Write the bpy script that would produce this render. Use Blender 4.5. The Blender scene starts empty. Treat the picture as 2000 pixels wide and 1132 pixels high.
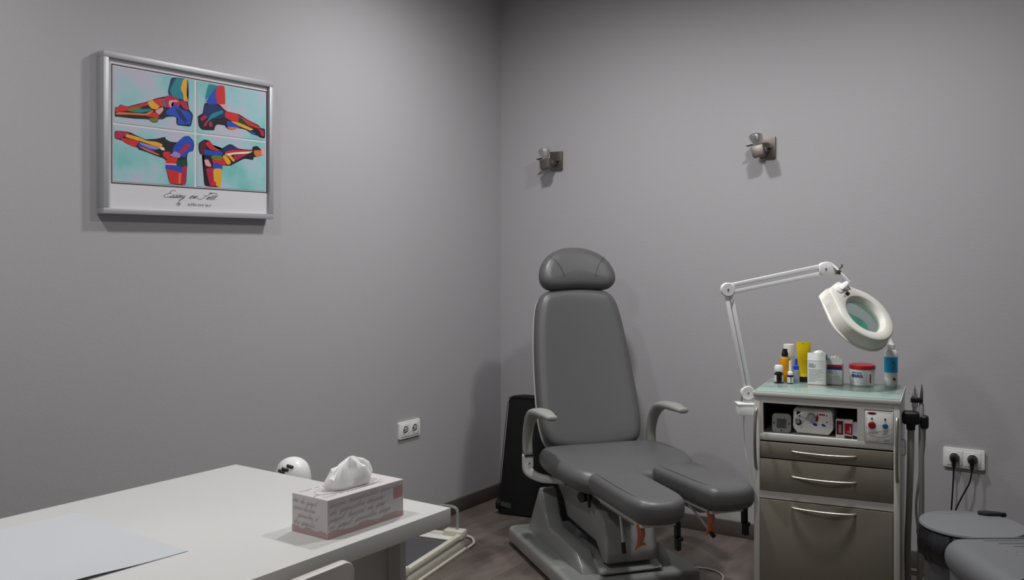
import bpy, bmesh, math, random
from mathutils import Vector, Matrix, Euler

random.seed(7)
PI = math.pi
R = math.radians
SC = bpy.context.scene
COL = SC.collection

# ------------------------------------------------------------------ camera frame of the room
FPX, HOR, EYE = 1840.0, 484.0, 1.38           # focal length in px, horizon row, eye height
YAW = math.atan(1215 / 1840.0)                # the room's corner is seen at this yaw
CAMX, CAMY = 2.9526, -4.3572
RT = (math.cos(YAW), math.sin(YAW)); FW = (-math.sin(YAW), math.cos(YAW))

def cw(X, Z):
    """right/forward metres from the camera -> room x, y"""
    return (CAMX + X * RT[0] + Z * FW[0], CAMY + X * RT[1] + Z * FW[1])

def at(px, py, z):
    """point of the room at height z seen in the photo at px, py"""
    Z = (EYE - z) * FPX / (py - HOR)
    x, y = cw((px - 1000) / FPX * Z, Z)
    return Vector((x, y, z))

# ------------------------------------------------------------------ materials
def lin(c):
    if isinstance(c, str):
        c = tuple(int(c[i:i + 2], 16) / 255 for i in (0, 2, 4))
    return tuple((v / 12.92 if v <= .04045 else ((v + .055) / 1.055) ** 2.4) for v in c) + (1.0,)

def mat(name, col, rough=.5, metal=0, spec=.5, bump=0, bscale=200, vary=0, vscale=4, coat=0, trans=0, ior=1.45, alpha=1, sss=0):
    m = bpy.data.materials.new(name); m.use_nodes = True
    nt = m.node_tree; b = nt.nodes['Principled BSDF']
    c = lin(col)
    b.inputs['Base Color'].default_value = c
    b.inputs['Roughness'].default_value = rough
    b.inputs['Metallic'].default_value = metal
    b.inputs['Specular IOR Level'].default_value = spec
    b.inputs['Coat Weight'].default_value = coat
    b.inputs['Transmission Weight'].default_value = trans
    b.inputs['IOR'].default_value = ior
    b.inputs['Alpha'].default_value = alpha
    tc = nt.nodes.new('ShaderNodeTexCoord')
    n = nt.nodes.new('ShaderNodeTexNoise'); n.inputs['Scale'].default_value = vscale; n.inputs['Detail'].default_value = 5
    nt.links.new(tc.outputs['Object'], n.inputs['Vector'])
    v = vary if vary else .03
    mx = nt.nodes.new('ShaderNodeMix'); mx.data_type = 'RGBA'
    mx.inputs[6].default_value = tuple(x * (1 - v) for x in c[:3]) + (1,)
    mx.inputs[7].default_value = tuple(min(1, x * (1 + v)) for x in c[:3]) + (1,)
    nt.links.new(n.outputs['Fac'], mx.inputs[0]); nt.links.new(mx.outputs[2], b.inputs['Base Color'])
    if bump:
        n2 = nt.nodes.new('ShaderNodeTexNoise'); n2.inputs['Scale'].default_value = bscale; n2.inputs['Detail'].default_value = 3
        nt.links.new(tc.outputs['Object'], n2.inputs['Vector'])
        bp = nt.nodes.new('ShaderNodeBump'); bp.inputs['Strength'].default_value = bump; bp.inputs['Distance'].default_value = .002
        nt.links.new(n2.outputs['Fac'], bp.inputs['Height']); nt.links.new(bp.outputs['Normal'], b.inputs['Normal'])
    return m

def clear(name, tint, body=.0, rough=.04):
    m = bpy.data.materials.new(name); m.use_nodes = True; nt = m.node_tree; nt.nodes.clear()
    o = nt.nodes.new('ShaderNodeOutputMaterial'); t = nt.nodes.new('ShaderNodeBsdfTransparent'); t.inputs[0].default_value = lin(tint)
    g = nt.nodes.new('ShaderNodeBsdfGlossy'); g.inputs['Roughness'].default_value = rough
    f = nt.nodes.new('ShaderNodeFresnel'); f.inputs[0].default_value = 1.5
    d = nt.nodes.new('ShaderNodeBsdfDiffuse'); d.inputs[0].default_value = lin(tint)
    mb = nt.nodes.new('ShaderNodeMixShader'); mb.inputs[0].default_value = body
    ms = nt.nodes.new('ShaderNodeMixShader'); ge = nt.nodes.new('ShaderNodeNewGeometry')
    iv = nt.nodes.new('ShaderNodeMath'); iv.operation = 'SUBTRACT'; iv.inputs[0].default_value = 1; nt.links.new(ge.outputs['Backfacing'], iv.inputs[1])
    mu = nt.nodes.new('ShaderNodeMath'); mu.operation = 'MULTIPLY'; nt.links.new(f.outputs[0], mu.inputs[0]); nt.links.new(iv.outputs[0], mu.inputs[1])
    nt.links.new(t.outputs[0], mb.inputs[1]); nt.links.new(d.outputs[0], mb.inputs[2])
    nt.links.new(mu.outputs[0], ms.inputs[0]); nt.links.new(mb.outputs[0], ms.inputs[1]); nt.links.new(g.outputs[0], ms.inputs[2]); nt.links.new(ms.outputs[0], o.inputs[0])
    return m
M = {}
M['wall'] = mat('grey_wall_paint', 'B2B0B3', .62, spec=.3, bump=.25, bscale=90, vary=.015, vscale=1.5)
M['ceil'] = mat('ceiling_paint', 'D8D6D4', .9, spec=.2)
M['white_lam'] = mat('white_laminate', 'D2D2CF', .38, spec=.45)
M['desk_edge'] = M['white_lam']
M['offwhite'] = mat('off_white_plastic', 'DCDBD2', .4)
M['ivory'] = mat('ivory_plastic', 'CFCDBE', .42)
M['white_pl'] = mat('white_plastic', 'EFEFED', .32)
M['lamp_white'] = mat('white_lamp_enamel', 'E9ECEC', .35)
M['satin'] = mat('satin_metal_handle', 'BDB8AC', .38, metal=.75)
M['grab'] = mat('worn_steel_grab_handle', '96928B', .4, metal=.85)
M['white_metal'] = mat('white_enamelled_metal', 'CDCECB', .38, spec=.5)
M['cab_white'] = mat('cabinet_white_enamel', 'C9C8C2', .42)
M['taupe'] = mat('taupe_drawer_enamel', '7C786B', .36, spec=.5)
M['black'] = mat('black_plastic', '131314', .45)
M['dark_in'] = mat('dark_cabinet_interior', '2B2825', .7)
M['rubber'] = mat('black_rubber', '0E0E0F', .6)
M['chrome'] = mat('polished_chrome', 'D8D8D8', .16, metal=1)
M['steel'] = mat('brushed_steel', 'A8A49C', .3, metal=1, bump=.1, bscale=400)
M['nickel'] = mat('dull_nickel', '7C766F', .48, metal=1)
M['alu'] = mat('brushed_aluminium', 'B9BBBE', .5, metal=.55, bump=.15, bscale=500)
M['leather'] = mat('grey_leatherette', '5A5B5B', .4, spec=.6, bump=.12, bscale=350)
M['seam'] = mat('dark_seam_thread', '3A3A3A', .7)
M['arm_pl'] = mat('grey_armrest_plastic', '92948F', .5)
M['base_pl'] = mat('pale_grey_gelcoat', '8B8E8C', .3, spec=.55, coat=.25)
M['hous_pl'] = mat('grey_housing_plastic', '858684', .42)
M['fabric_bk'] = mat('black_nylon_fabric', '111113', .85, bump=.4, bscale=700)
M['label_gr'] = mat('grey_green_label', '3E443C', .6)
M['orange'] = mat('orange_tag_plastic', 'B06A4C', .5)
M['paper'] = mat('white_paper', 'E4E4E2', .7)
M['tissue'] = mat('white_tissue_paper', 'F6F6F4', .8, bump=.1, bscale=120)
M['mat_sheet'] = mat('frosted_desk_sheet', 'CDD1D4', .3)
M['print'] = mat('poster_paper', 'D6D6DA', .45)
M['ink'] = mat('black_ink', '2E2E34', .6)
M['ink_gr'] = mat('grey_ink', '6B6A6E', .6)
M['handink'] = mat('grey_pink_handwriting_ink', 'A3999E', .7)
M['glass_top'] = mat('pale_green_glass_top', '93ABA2', .2, spec=.5, vary=.04)
M['grey_lid'] = mat('grey_plastic_lid', '777A7C', .38)
M['grey_bin'] = mat('grey_bin_body', '55575A', .45)
M['stool'] = mat('grey_plastic_stool', '6E7073', .45, bump=.1, bscale=300)
M['stool_dk'] = mat('darker_grey_plastic_groove', '5C5E61', .55)
M['bag'] = mat('black_bin_liner', '101217', .3, spec=.6)
M['red'] = mat('red_plastic', 'C02030', .35)
M['crim'] = mat('crimson_button', '8E1426', .4)
M['bluebtn'] = mat('blue_button', '22607E', .4)
M['navy_pr'] = mat('navy_print', '232B78', .5)
M['red_pr'] = mat('red_print', 'B5172E', .5)
M['yellow'] = mat('yellow_tube_plastic', 'E8C90E', .35)
M['amber'] = mat('amber_orange_plastic', 'F0A416', .35)
M['brown_gl'] = mat('dark_brown_glass', '1D120E', .12, spec=.6)
M['frost_pl'] = mat('frosted_plastic', 'D2D4D2', .35, alpha=.6)
M['clear_pl'] = clear('clear_plastic', 'D9E2E8', .22)
M['blue_pl'] = mat('blue_plastic', '1546C4', .35)
M['cyan_lb'] = mat('blue_bottle_label', '25A6DC', .45, vary=.25, vscale=30)
M['lcd'] = mat('grey_lcd', '5A605C', .25)
M['grey_pl'] = mat('mid_grey_plastic', '9EA1A3', .45)
M['hose'] = mat('grey_rubber_hose', '9C9B97', .5)
M['teal'] = mat('teal_cloth', '2F9C84', .75, bump=.3, bscale=150)
M['lens'] = clear('magnifier_lens_glass', 'E9F4F1', .04)
M['acryl'] = mat('translucent_acrylic', 'A3A9AB', .12, alpha=.55)
M['pod_glass'] = mat('grey_glass_plate', '4A4A4E', .12, spec=.6)
M['bulb'] = mat('faceted_bulb_reflector', 'CFCFCA', .12, metal=1, bump=1, bscale=260)
M['cable_w'] = mat('white_cable_rubber', 'C9C7BE', .5)
M['cable_b'] = mat('black_cable_rubber', '0C0C0D', .5)
M['shell'] = mat('greige_chair_shell', 'CFCAC3', .42)
M['plug_hole'] = mat('socket_hole_dark', '2A2A2A', .6)
M['pinkband'] = mat('dusty_pink_print', 'BCA29F', .6)
M['stamp'] = mat('pink_stamp_print', 'B98D88', .6)
M['boxprint'] = mat('tissue_box_card', 'CFC9CB', .6, vary=.05, vscale=8)
ARTC = dict(k='17141F', navy='1B2A66', teal='12838F', yellow='E3A62C', red='CB2A2C', olive='6F7A22', orange='D9713A',
            crimson='B01E48', pink='E0A0A2', blue='1F49B4', white='E8DFCB', lav='9B84B8', green='12402F', maroon='5A1228')
for k, v in ARTC.items():
    M['art_' + k] = mat('poster_ink_' + k, v, .5, vary=.12, vscale=25)

def wash_mat():
    m = mat('poster_wash', '7FC0BE', .5); nt = m.node_tree; b = nt.nodes['Principled BSDF']
    tc = nt.nodes.new('ShaderNodeTexCoord'); n = nt.nodes.new('ShaderNodeTexNoise')
    n.inputs['Scale'].default_value = 7; n.inputs['Detail'].default_value = 3
    r = nt.nodes.new('ShaderNodeValToRGB'); e = r.color_ramp.elements
    e[0].position = .3; e[0].color = lin('74BDB8'); e[1].position = .64; e[1].color = lin('BDBBCB')
    x = r.color_ramp.elements.new(.5); x.color = lin('9CC6CC')
    nt.links.new(tc.outputs['Object'], n.inputs['Vector']); nt.links.new(n.outputs['Fac'], r.inputs[0]); nt.links.new(r.outputs[0], b.inputs['Base Color'])
    return m
M['wash'] = wash_mat()

def floor_mat():
    m = mat('vinyl_plank_floor', '6A6460', .42, spec=.4); nt = m.node_tree; b = nt.nodes['Principled BSDF']
    tc = nt.nodes.new('ShaderNodeTexCoord'); mp = nt.nodes.new('ShaderNodeMapping')
    mp.inputs['Rotation'].default_value = (0, 0, R(90))
    nt.links.new(tc.outputs['Object'], mp.inputs['Vector'])
    br = nt.nodes.new('ShaderNodeTexBrick'); br.inputs['Scale'].default_value = 1
    br.inputs['Brick Width'].default_value = 1.2; br.inputs['Row Height'].default_value = .18; br.inputs['Mortar Size'].default_value = .0012
    br.inputs['Color1'].default_value = lin('756C66'); br.inputs['Color2'].default_value = lin('665E59'); br.inputs['Mortar'].default_value = lin('4C4643')
    nt.links.new(mp.outputs[0], br.inputs['Vector'])
    mp2 = nt.nodes.new('ShaderNodeMapping'); mp2.inputs['Scale'].default_value = (5, 1.7, 1)
    nt.links.new(tc.outputs['Object'], mp2.inputs['Vector'])
    n = nt.nodes.new('ShaderNodeTexNoise'); n.inputs['Scale'].default_value = 1.6; n.inputs['Detail'].default_value = 8; n.inputs['Roughness'].default_value = .65
    nt.links.new(mp2.outputs[0], n.inputs['Vector'])
    r = nt.nodes.new('ShaderNodeValToRGB'); e = r.color_ramp.elements
    e[0].position = .3; e[0].color = (.48, .47, .47, 1); e[1].position = .7; e[1].color = (1.15, 1.12, 1.1, 1)
    nt.links.new(n.outputs['Fac'], r.inputs[0])
    mx = nt.nodes.new('ShaderNodeMix'); mx.data_type = 'RGBA'; mx.blend_type = 'MULTIPLY'; mx.inputs[0].default_value = 1
    nt.links.new(br.outputs['Color'], mx.inputs[6]); nt.links.new(r.outputs[0], mx.inputs[7]); nt.links.new(mx.outputs[2], b.inputs['Base Color'])
    return m
M['floor'] = floor_mat()
M['skirt'] = mat('brown_wood_skirting', '57504C', .5, vary=.2, vscale=9)

# ------------------------------------------------------------------ mesh builder
class MB:
    def __init__(s): s.bm = bmesh.new()
    def add(s, tmp, T=None):
        if T is not None: bmesh.ops.transform(tmp, matrix=T, verts=tmp.verts)
        me = bpy.data.meshes.new('t'); tmp.to_mesh(me); tmp.free(); s.bm.from_mesh(me); bpy.data.meshes.remove(me); return s
    def box(s, x0, x1, y0, y1, z0, z1, bev=0, seg=2, T=None):
        t = bmesh.new(); bmesh.ops.create_cube(t, size=1)
        bmesh.ops.transform(t, matrix=Matrix.Translation(((x0 + x1) / 2, (y0 + y1) / 2, (z0 + z1) / 2)) @ Matrix.Diagonal((abs(x1 - x0), abs(y1 - y0), abs(z1 - z0), 1)), verts=t.verts)
        if bev: bmesh.ops.bevel(t, geom=t.edges[:], offset=bev, segments=seg, affect='EDGES', profile=.5)
        return s.add(t, T)
    def lathe(s, prof, n=32, T=None, sx=1, sy=1):
        """prof: list of (r, z)"""
        t = bmesh.new(); rings = []
        for r, z in prof:
            if r < 1e-6: rings.append([t.verts.new((0, 0, z))])
            else: rings.append([t.verts.new((r * math.cos(2 * PI * k / n) * sx, r * math.sin(2 * PI * k / n) * sy, z)) for k in range(n)])
        for a, b in zip(rings, rings[1:]):
            for k in range(n):
                k2 = (k + 1) % n
                if len(a) == 1 and len(b) == 1: continue
                if len(a) == 1: t.faces.new((a[0], b[k2], b[k]))
                elif len(b) == 1: t.faces.new((a[k], a[k2], b[0]))
                else: t.faces.new((a[k], a[k2], b[k2], b[k]))
        for rr, flip in ((rings[0], 1), (rings[-1], 0)):
            if len(rr) > 1: t.faces.new(rr[::-1] if flip else rr)
        bmesh.ops.recalc_face_normals(t, faces=t.faces[:])
        return s.add(t, T)
    def cyl(s, a, b, r, r2=None, n=20):
        a = Vector(a); b = Vector(b); d = b - a; L = d.length
        T = Matrix.Translation(a) @ d.to_track_quat('Z', 'Y').to_matrix().to_4x4()
        r2 = r if r2 is None else r2
        return s.lathe([(r, 0), (r2, L)], n, T)
    def prism(s, pts, z0, z1, bev=0, seg=2, T=None, edges='all'):
        """polygon in xy extruded z0..z1"""
        t = bmesh.new()
        lo = [t.verts.new((x, y, z0)) for x, y in pts]; hi = [t.verts.new((x, y, z1)) for x, y in pts]
        t.faces.new(lo[::-1]); t.faces.new(hi); n = len(pts)
        for k in range(n): t.faces.new((lo[k], lo[(k + 1) % n], hi[(k + 1) % n], hi[k]))
        bmesh.ops.recalc_face_normals(t, faces=t.faces[:])
        if bev: bmesh.ops.bevel(t, geom=t.edges[:], offset=bev, segments=seg, affect='EDGES', profile=.5, clamp_overlap=True)
        return s.add(t, T)
    def tube(s, pts, r, n=10, smooth=True, closed=False, rs=None, flat=1):
        """round tube along a path; rs optional radii; smooth = Catmull-Rom"""
        P = [Vector(p) for p in pts]
        RS = list(rs) if rs else [r] * len(P)
        if smooth and len(P) > 2: P, RS = crom(P, RS, 6)
        t = bmesh.new(); rings = []; up = None
        for i, p in enumerate(P):
            d = (P[min(i + 1, len(P) - 1)] - P[max(i - 1, 0)]).normalized()
            if up is None:
                up = Vector((0, 0, 1)) if abs(d.z) < .9 else Vector((1, 0, 0))
            up = (up - d * up.dot(d)).normalized(); sd = d.cross(up)
            rings.append([t.verts.new(p + (up * math.cos(2 * PI * k / n) * flat + sd * math.sin(2 * PI * k / n)) * RS[i]) for k in range(n)])
        for a, b in zip(rings, rings[1:]):
            for k in range(n): t.faces.new((a[k], a[(k + 1) % n], b[(k + 1) % n], b[k]))
        t.faces.new(rings[0][::-1]); t.faces.new(rings[-1])
        bmesh.ops.recalc_face_normals(t, faces=t.faces[:])
        return s.add(t)
    def sweep(s, pts, wid, hei, side=(1, 0, 0), n=20, power=2.6, sub=5, endcap=True):
        """superelliptic section along a path. side = width direction"""
        P = [Vector(p) for p in pts]
        P2, W = crom(P, wid, sub); _, Hh = crom(P, hei, sub)
        t = bmesh.new(); rings = []; sdv = Vector(side).normalized(); N = len(P2)
        def ring(p, d, w, h):
            sd = (sdv - d * sdv.dot(d)).normalized(); up = sd.cross(d)
            out = []
            for k in range(n):
                a = 2 * PI * k / n; c, q = math.cos(a), math.sin(a)
                out.append(t.verts.new(p + sd * w * math.copysign(abs(c) ** (2 / power), c) + up * h * math.copysign(abs(q) ** (2 / power), q)))
            return out
        dirs = [(P2[min(i + 1, N - 1)] - P2[max(i - 1, 0)]).normalized() for i in range(N)]
        if endcap:
            for f in (0.35, .75): rings.append(ring(P2[0] - dirs[0] * Hh[0] * (1 - f) * .5, dirs[0], W[0] * (f ** .4 * .97), Hh[0] * (f ** .4 * .97)))
        for i in range(N): rings.append(ring(P2[i], dirs[i], W[i], Hh[i]))
        if endcap:
            for f in (.75, 0.35): rings.append(ring(P2[-1] + dirs[-1] * Hh[-1] * (1 - f) * .8, dirs[-1], W[-1] * f ** .4, Hh[-1] * f ** .4))
        for a, b in zip(rings, rings[1:]):
            for k in range(n): t.faces.new((a[k], a[(k + 1) % n], b[(k + 1) % n], b[k]))
        t.faces.new(rings[0][::-1]); t.faces.new(rings[-1])
        bmesh.ops.recalc_face_normals(t, faces=t.faces[:])
        return s.add(t)
    def cushion(s, outline, th, er=None, crown=0, T=None, warp=None, sub=3):
        """padded slab: outline in xy (closed, convex-ish), top at z=0, thickness th, edge radius er"""
        O, _ = crom([Vector((x, y, 0)) for x, y in outline], [0] * len(outline), sub, closed=True)
        n = len(O); er = er or th / 2; cx = sum(p.x for p in O) / n; cy = sum(p.y for p in O) / n
        area = sum(O[i].x * O[(i + 1) % n].y - O[(i + 1) % n].x * O[i].y for i in range(n))
        sg = 1 if area > 0 else -1
        nor = []
        for i in range(n):
            d = (O[(i + 1) % n] - O[i - 1]).normalized(); nor.append(Vector((d.y, -d.x, 0)) * sg)
        t = bmesh.new(); rings = []
        def rg(off, z, sc=1):
            out = []
            for i in range(n):
                p = O[i] - nor[i] * off
                x = cx + (p.x - cx) * sc; y = cy + (p.y - cy) * sc
                out.append(t.verts.new((x, y, z)))
            rings.append(out)
        K = 5
        for sc in (.0, .3, .6, .85):
            if sc == 0: rings.append([t.verts.new((cx, cy, -th))])
            else: rg(er, -th, sc)
        for k in range(K + 1):
            a = PI / 2 * k / K; rg(er * (1 - math.sin(a)), -th + er * (1 - math.cos(a)))
        for k in range(K + 1):
            a = PI / 2 * k / K; rg(er * (1 - math.cos(a)), -er + er * math.sin(a))
        for sc in (.9, .75, .55, .3): rg(er, crown * (1 - sc ** 2), sc)
        rings.append([t.verts.new((cx, cy, crown))])
        for a, b in zip(rings, rings[1:]):
            for k in range(n):
                k2 = (k + 1) % n
                if len(a) == 1: t.faces.new((a[0], b[k2], b[k]))
                elif len(b) == 1: t.faces.new((a[k], a[k2], b[0]))
                else: t.faces.new((a[k], a[k2], b[k2], b[k]))
        if warp:
            for v in t.verts: v.co = Vector(warp(v.co))
        bmesh.ops.recalc_face_normals(t, faces=t.faces[:])
        return s.add(t, T)
    def poly(s, pts, fn, off=0):
        """flat polygon, fn maps (u,v,off)->xyz"""
        t = bmesh.new(); vs = [t.verts.new(fn(u, v, off)) for u, v in pts]
        f = t.faces.new(vs); bmesh.ops.triangulate(t, faces=[f], ngon_method='EAR_CLIP')
        return s.add(t)
    def strip(s, pts, w, fn, off=0, sub=4, closed=False):
        """flat ribbon of width w along (u,v) points"""
        P = [Vector((u, v, 0)) for u, v in pts]
        if sub > 1 and len(P) > 2: P, _ = crom(P, [0] * len(P), sub, closed=closed)
        if closed: P = P + [P[0]]
        t = bmesh.new(); L = []
        for i, p in enumerate(P):
            if closed: d = P[(i + 1) % (len(P) - 1)] - P[(i - 1) % (len(P) - 1)]
            else: d = P[min(i + 1, len(P) - 1)] - P[max(i - 1, 0)]
            if d.length < 1e-9: d = Vector((1, 0, 0))
            d.normalize(); q = Vector((-d.y, d.x, 0)) * w / 2
            a = p + q; b = p - q
            L.append((t.verts.new(fn(a.x, a.y, off)), t.verts.new(fn(b.x, b.y, off))))
        for a, b in zip(L, L[1:]): t.faces.new((a[0], a[1], b[1], b[0]))
        return s.add(t)
    def text(s, body, size, fn, u, v, off=0, align='LEFT', shear=0, sx=1, bold=0):
        cu = bpy.data.curves.new('txt', 'FONT'); cu.body = body; cu.size = size; cu.align_x = align; cu.shear = shear; cu.resolution_u = 2
        cu.offset = bold
        o = bpy.data.objects.new('txt', cu); COL.objects.link(o)
        dg = bpy.context.evaluated_depsgraph_get(); me = bpy.data.meshes.new_from_object(o.evaluated_get(dg))
        t = bmesh.new(); t.from_mesh(me); bpy.data.objects.remove(o); bpy.data.curves.remove(cu); bpy.data.meshes.remove(me)
        for vv in t.verts: vv.co = Vector(fn(u + vv.co.x * sx, v + vv.co.y, off))
        return s.add(t)
    def build(s, name, m, parent=None, ang=35, sub=0):
        me = bpy.data.meshes.new(name); s.bm.to_mesh(me); s.bm.free()
        for p in me.polygons: p.use_smooth = True
        me.set_sharp_from_angle(angle=R(ang))
        me.materials.append(M[m] if isinstance(m, str) else m)
        o = bpy.data.objects.new(name, me); COL.objects.link(o)
        if parent: o.parent = parent
        if sub:
            md = o.modifiers.new('sub', 'SUBSURF'); md.levels = sub; md.render_levels = sub
        return o

def crom(P, V, sub, closed=False):
    n = len(P); out = []; vo = []
    rng = n if closed else n - 1
    for i in range(rng):
        if closed: a, b, c, d = P[i - 1], P[i], P[(i + 1) % n], P[(i + 2) % n]; va, vb = V[i], V[(i + 1) % n]
        else:
            b, c = P[i], P[i + 1]; a = P[i - 1] if i > 0 else b * 2 - c; d = P[i + 2] if i + 2 < n else c * 2 - b; va, vb = V[i], V[i + 1]
        for k in range(sub):
            t = k / sub
            out.append(.5 * ((2 * b) + (c - a) * t + (2 * a - 5 * b + 4 * c - d) * t * t + (3 * b - a - 3 * c + d) * t ** 3))
            vo.append(va + (vb - va) * (t * t * (3 - 2 * t)))
    if not closed: out.append(P[-1]); vo.append(V[-1])
    return out, vo

def tag(o, label=None, cat=None, group=None, kind=None):
    if label: o['label'] = label
    if cat: o['category'] = cat
    if group: o['group'] = group
    if kind: o['kind'] = kind
    return o

def empty(name, loc=(0, 0, 0), rz=0, label=None, cat=None, group=None):
    o = bpy.data.objects.new(name, None); COL.objects.link(o); o.empty_display_size = .1
    o.location = loc; o.rotation_euler = (0, 0, rz); tag(o, label, cat, group); return o

def copy_tree(o, parent=None):
    c = o.copy(); COL.objects.link(c); c.parent = parent
    for ch in list(o.children): copy_tree(ch, c)
    return c

def rrect(x0, x1, y0, y1, r, k=5):
    out = []
    for cx, cy, a0 in ((x1 - r, y1 - r, 0), (x0 + r, y1 - r, 90), (x0 + r, y0 + r, 180), (x1 - r, y0 + r, 270)):
        for i in range(k + 1):
            a = R(a0 + 90 * i / k); out.append((cx + r * math.cos(a), cy + r * math.sin(a)))
    return out

# single-stroke cursive hand
CUR = {
 'a': ([(0,.1),(.62,.85),(.35,1),(.06,.5),(.28,0),(.6,.35),(.7,.95),(.7,.2),(.95,.08)], .95),
 'b': ([(0,.1),(.42,1.6),(.32,2.1),(.12,1.5),(.12,.1),(.45,.05),(.6,.6),(.4,.95),(.8,.9)], .85),
 'c': ([(0,.1),(.6,.85),(.35,1),(.06,.5),(.3,0),(.75,.15)], .78),
 'd': ([(0,.1),(.6,.85),(.3,1),(.05,.5),(.3,0),(.62,.4),(.9,2.1),(.72,.3),(.98,.08)], 1),
 'e': ([(0,.2),(.5,.6),(.42,1),(.14,.7),(.15,.15),(.38,0),(.72,.2)], .72),
 'f': ([(0,.1),(.45,1.6),(.38,2.1),(.2,1.4),(.1,-.8),(.25,-.8),(.3,.1),(.65,.3)], .65),
 'g': ([(0,.1),(.62,.85),(.35,1),(.06,.5),(.28,0),(.62,.5),(.68,.9),(.5,-.8),(.15,-.8),(.95,.2)], .95),
 'h': ([(0,.1),(.42,1.6),(.32,2.1),(.12,1.5),(.05,0),(.3,.85),(.6,.85),(.6,.2),(.88,.08)], .88),
 'i': ([(0,.1),(.3,1),(.28,.2),(.55,.08)], .55),
 'l': ([(0,.1),(.45,1.6),(.36,2.1),(.17,1.5),(.18,.2),(.5,.08)], .5),
 'm': ([(0,.1),(.2,1),(.15,0),(.4,.95),(.52,.8),(.48,0),(.75,.95),(.88,.8),(.86,.15),(1.1,.08)], 1.1),
 'n': ([(0,.1),(.2,1),(.15,0),(.4,.9),(.6,.85),(.6,.2),(.85,.08)], .85),
 'o': ([(0,.1),(.45,1),(.12,.75),(.12,.15),(.45,0),(.65,.5),(.45,1),(.9,.85)], .88),
 'p': ([(0,.1),(.28,1),(.1,-.9),(.22,.8),(.5,1),(.62,.5),(.4,.05),(.25,.15),(.8,.15)], .8),
 'r': ([(0,.1),(.25,1.1),(.5,.85),(.42,.2),(.7,.08)], .68),
 's': ([(0,.1),(.42,1.1),(.5,.3),(.3,0),(.1,.12),(.7,.15)], .65),
 't': ([(0,.1),(.35,1.7),(.25,.2),(.55,.08)], .52),
 'u': ([(0,.3),(.15,1),(.15,.15),(.4,.05),(.62,.95),(.64,.15),(.88,.08)], .88),
 'v': ([(0,.8),(.12,.95),(.3,0),(.6,.9),(.9,.85)], .85),
 'y': ([(0,.3),(.15,1),(.18,.2),(.4,.1),(.62,.95),(.45,-.85),(.12,-.8),(.85,.1)], .85),
 'E': ([(1.5,2.3),(.9,2.5),(.6,1.9),(1.0,1.4),(1.05,1.35),(.4,1.2),(.15,.6),(.6,0),(1.3,.2),(1.5,.35)], 1.5),
 'F': ([(-.9,.3),(-.2,-.1),(.4,.4),(.9,1.6),(1.4,2.3),(.6,2.2),(.9,2.35),(2.5,2.1)], 1.1),
}
def write(mb, words, size, w, fn, u, v, off, slant=.35, squash=1.0, rise=0):
    """cursive words; (u,v) start of the baseline, size = x-height"""
    x = u
    for ch in words.split(' '):
        pts = []
        for c in ch:
            base = {'ç': 'c', 'ñ': 'n', 'á': 'a', 'ó': 'o', 'è': 'e'}.get(c, c)
            if base in '.,':
                if pts: mb.strip(pts, w, fn, off, 3); pts = []
                mb.strip([(x, v + rise * (x - u)), (x + size * .15, v + rise * (x - u) - size * .1)], w * 1.6, fn, off, 1); x += size * .5; continue
            g, adv = CUR[base]
            for a, b in g: pts.append((x + (a + slant * b) * size * squash, v + b * size + rise * (x - u)))
            if c == 'ñ': mb.strip([(x + .3 * size, v + 1.45 * size), (x + .55 * size, v + 1.6 * size), (x + .75 * size, v + 1.45 * size), (x + size, v + 1.6 * size)], w, fn, off, 3)
            if c == 'ç': mb.strip([(x + .4 * size, v), (x + .45 * size, v - .3 * size), (x + .2 * size, v - .45 * size)], w, fn, off, 3)
            if c in 'áó': mb.strip([(x + .6 * size, v + 1.3 * size), (x + .9 * size, v + 1.8 * size)], w, fn, off, 1)
            if c == 't': mb.strip([(x + .2 * size, v + 1.15 * size), (x + .95 * size, v + 1.2 * size)], w, fn, off, 1)
            if c == 'F': mb.strip([(x + .75 * size, v + 1.25 * size), (x + 1.5 * size, v + 1.3 * size)], w, fn, off, 1)
            if c == 'i': mb.strip([(x + .55 * size, v + 1.5 * size), (x + .62 * size, v + 1.6 * size)], w * 1.4, fn, off, 1)
            x += adv * size * squash
        if pts: mb.strip(pts, w, fn, off, 3)
        x += size * .9 * squash
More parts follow.
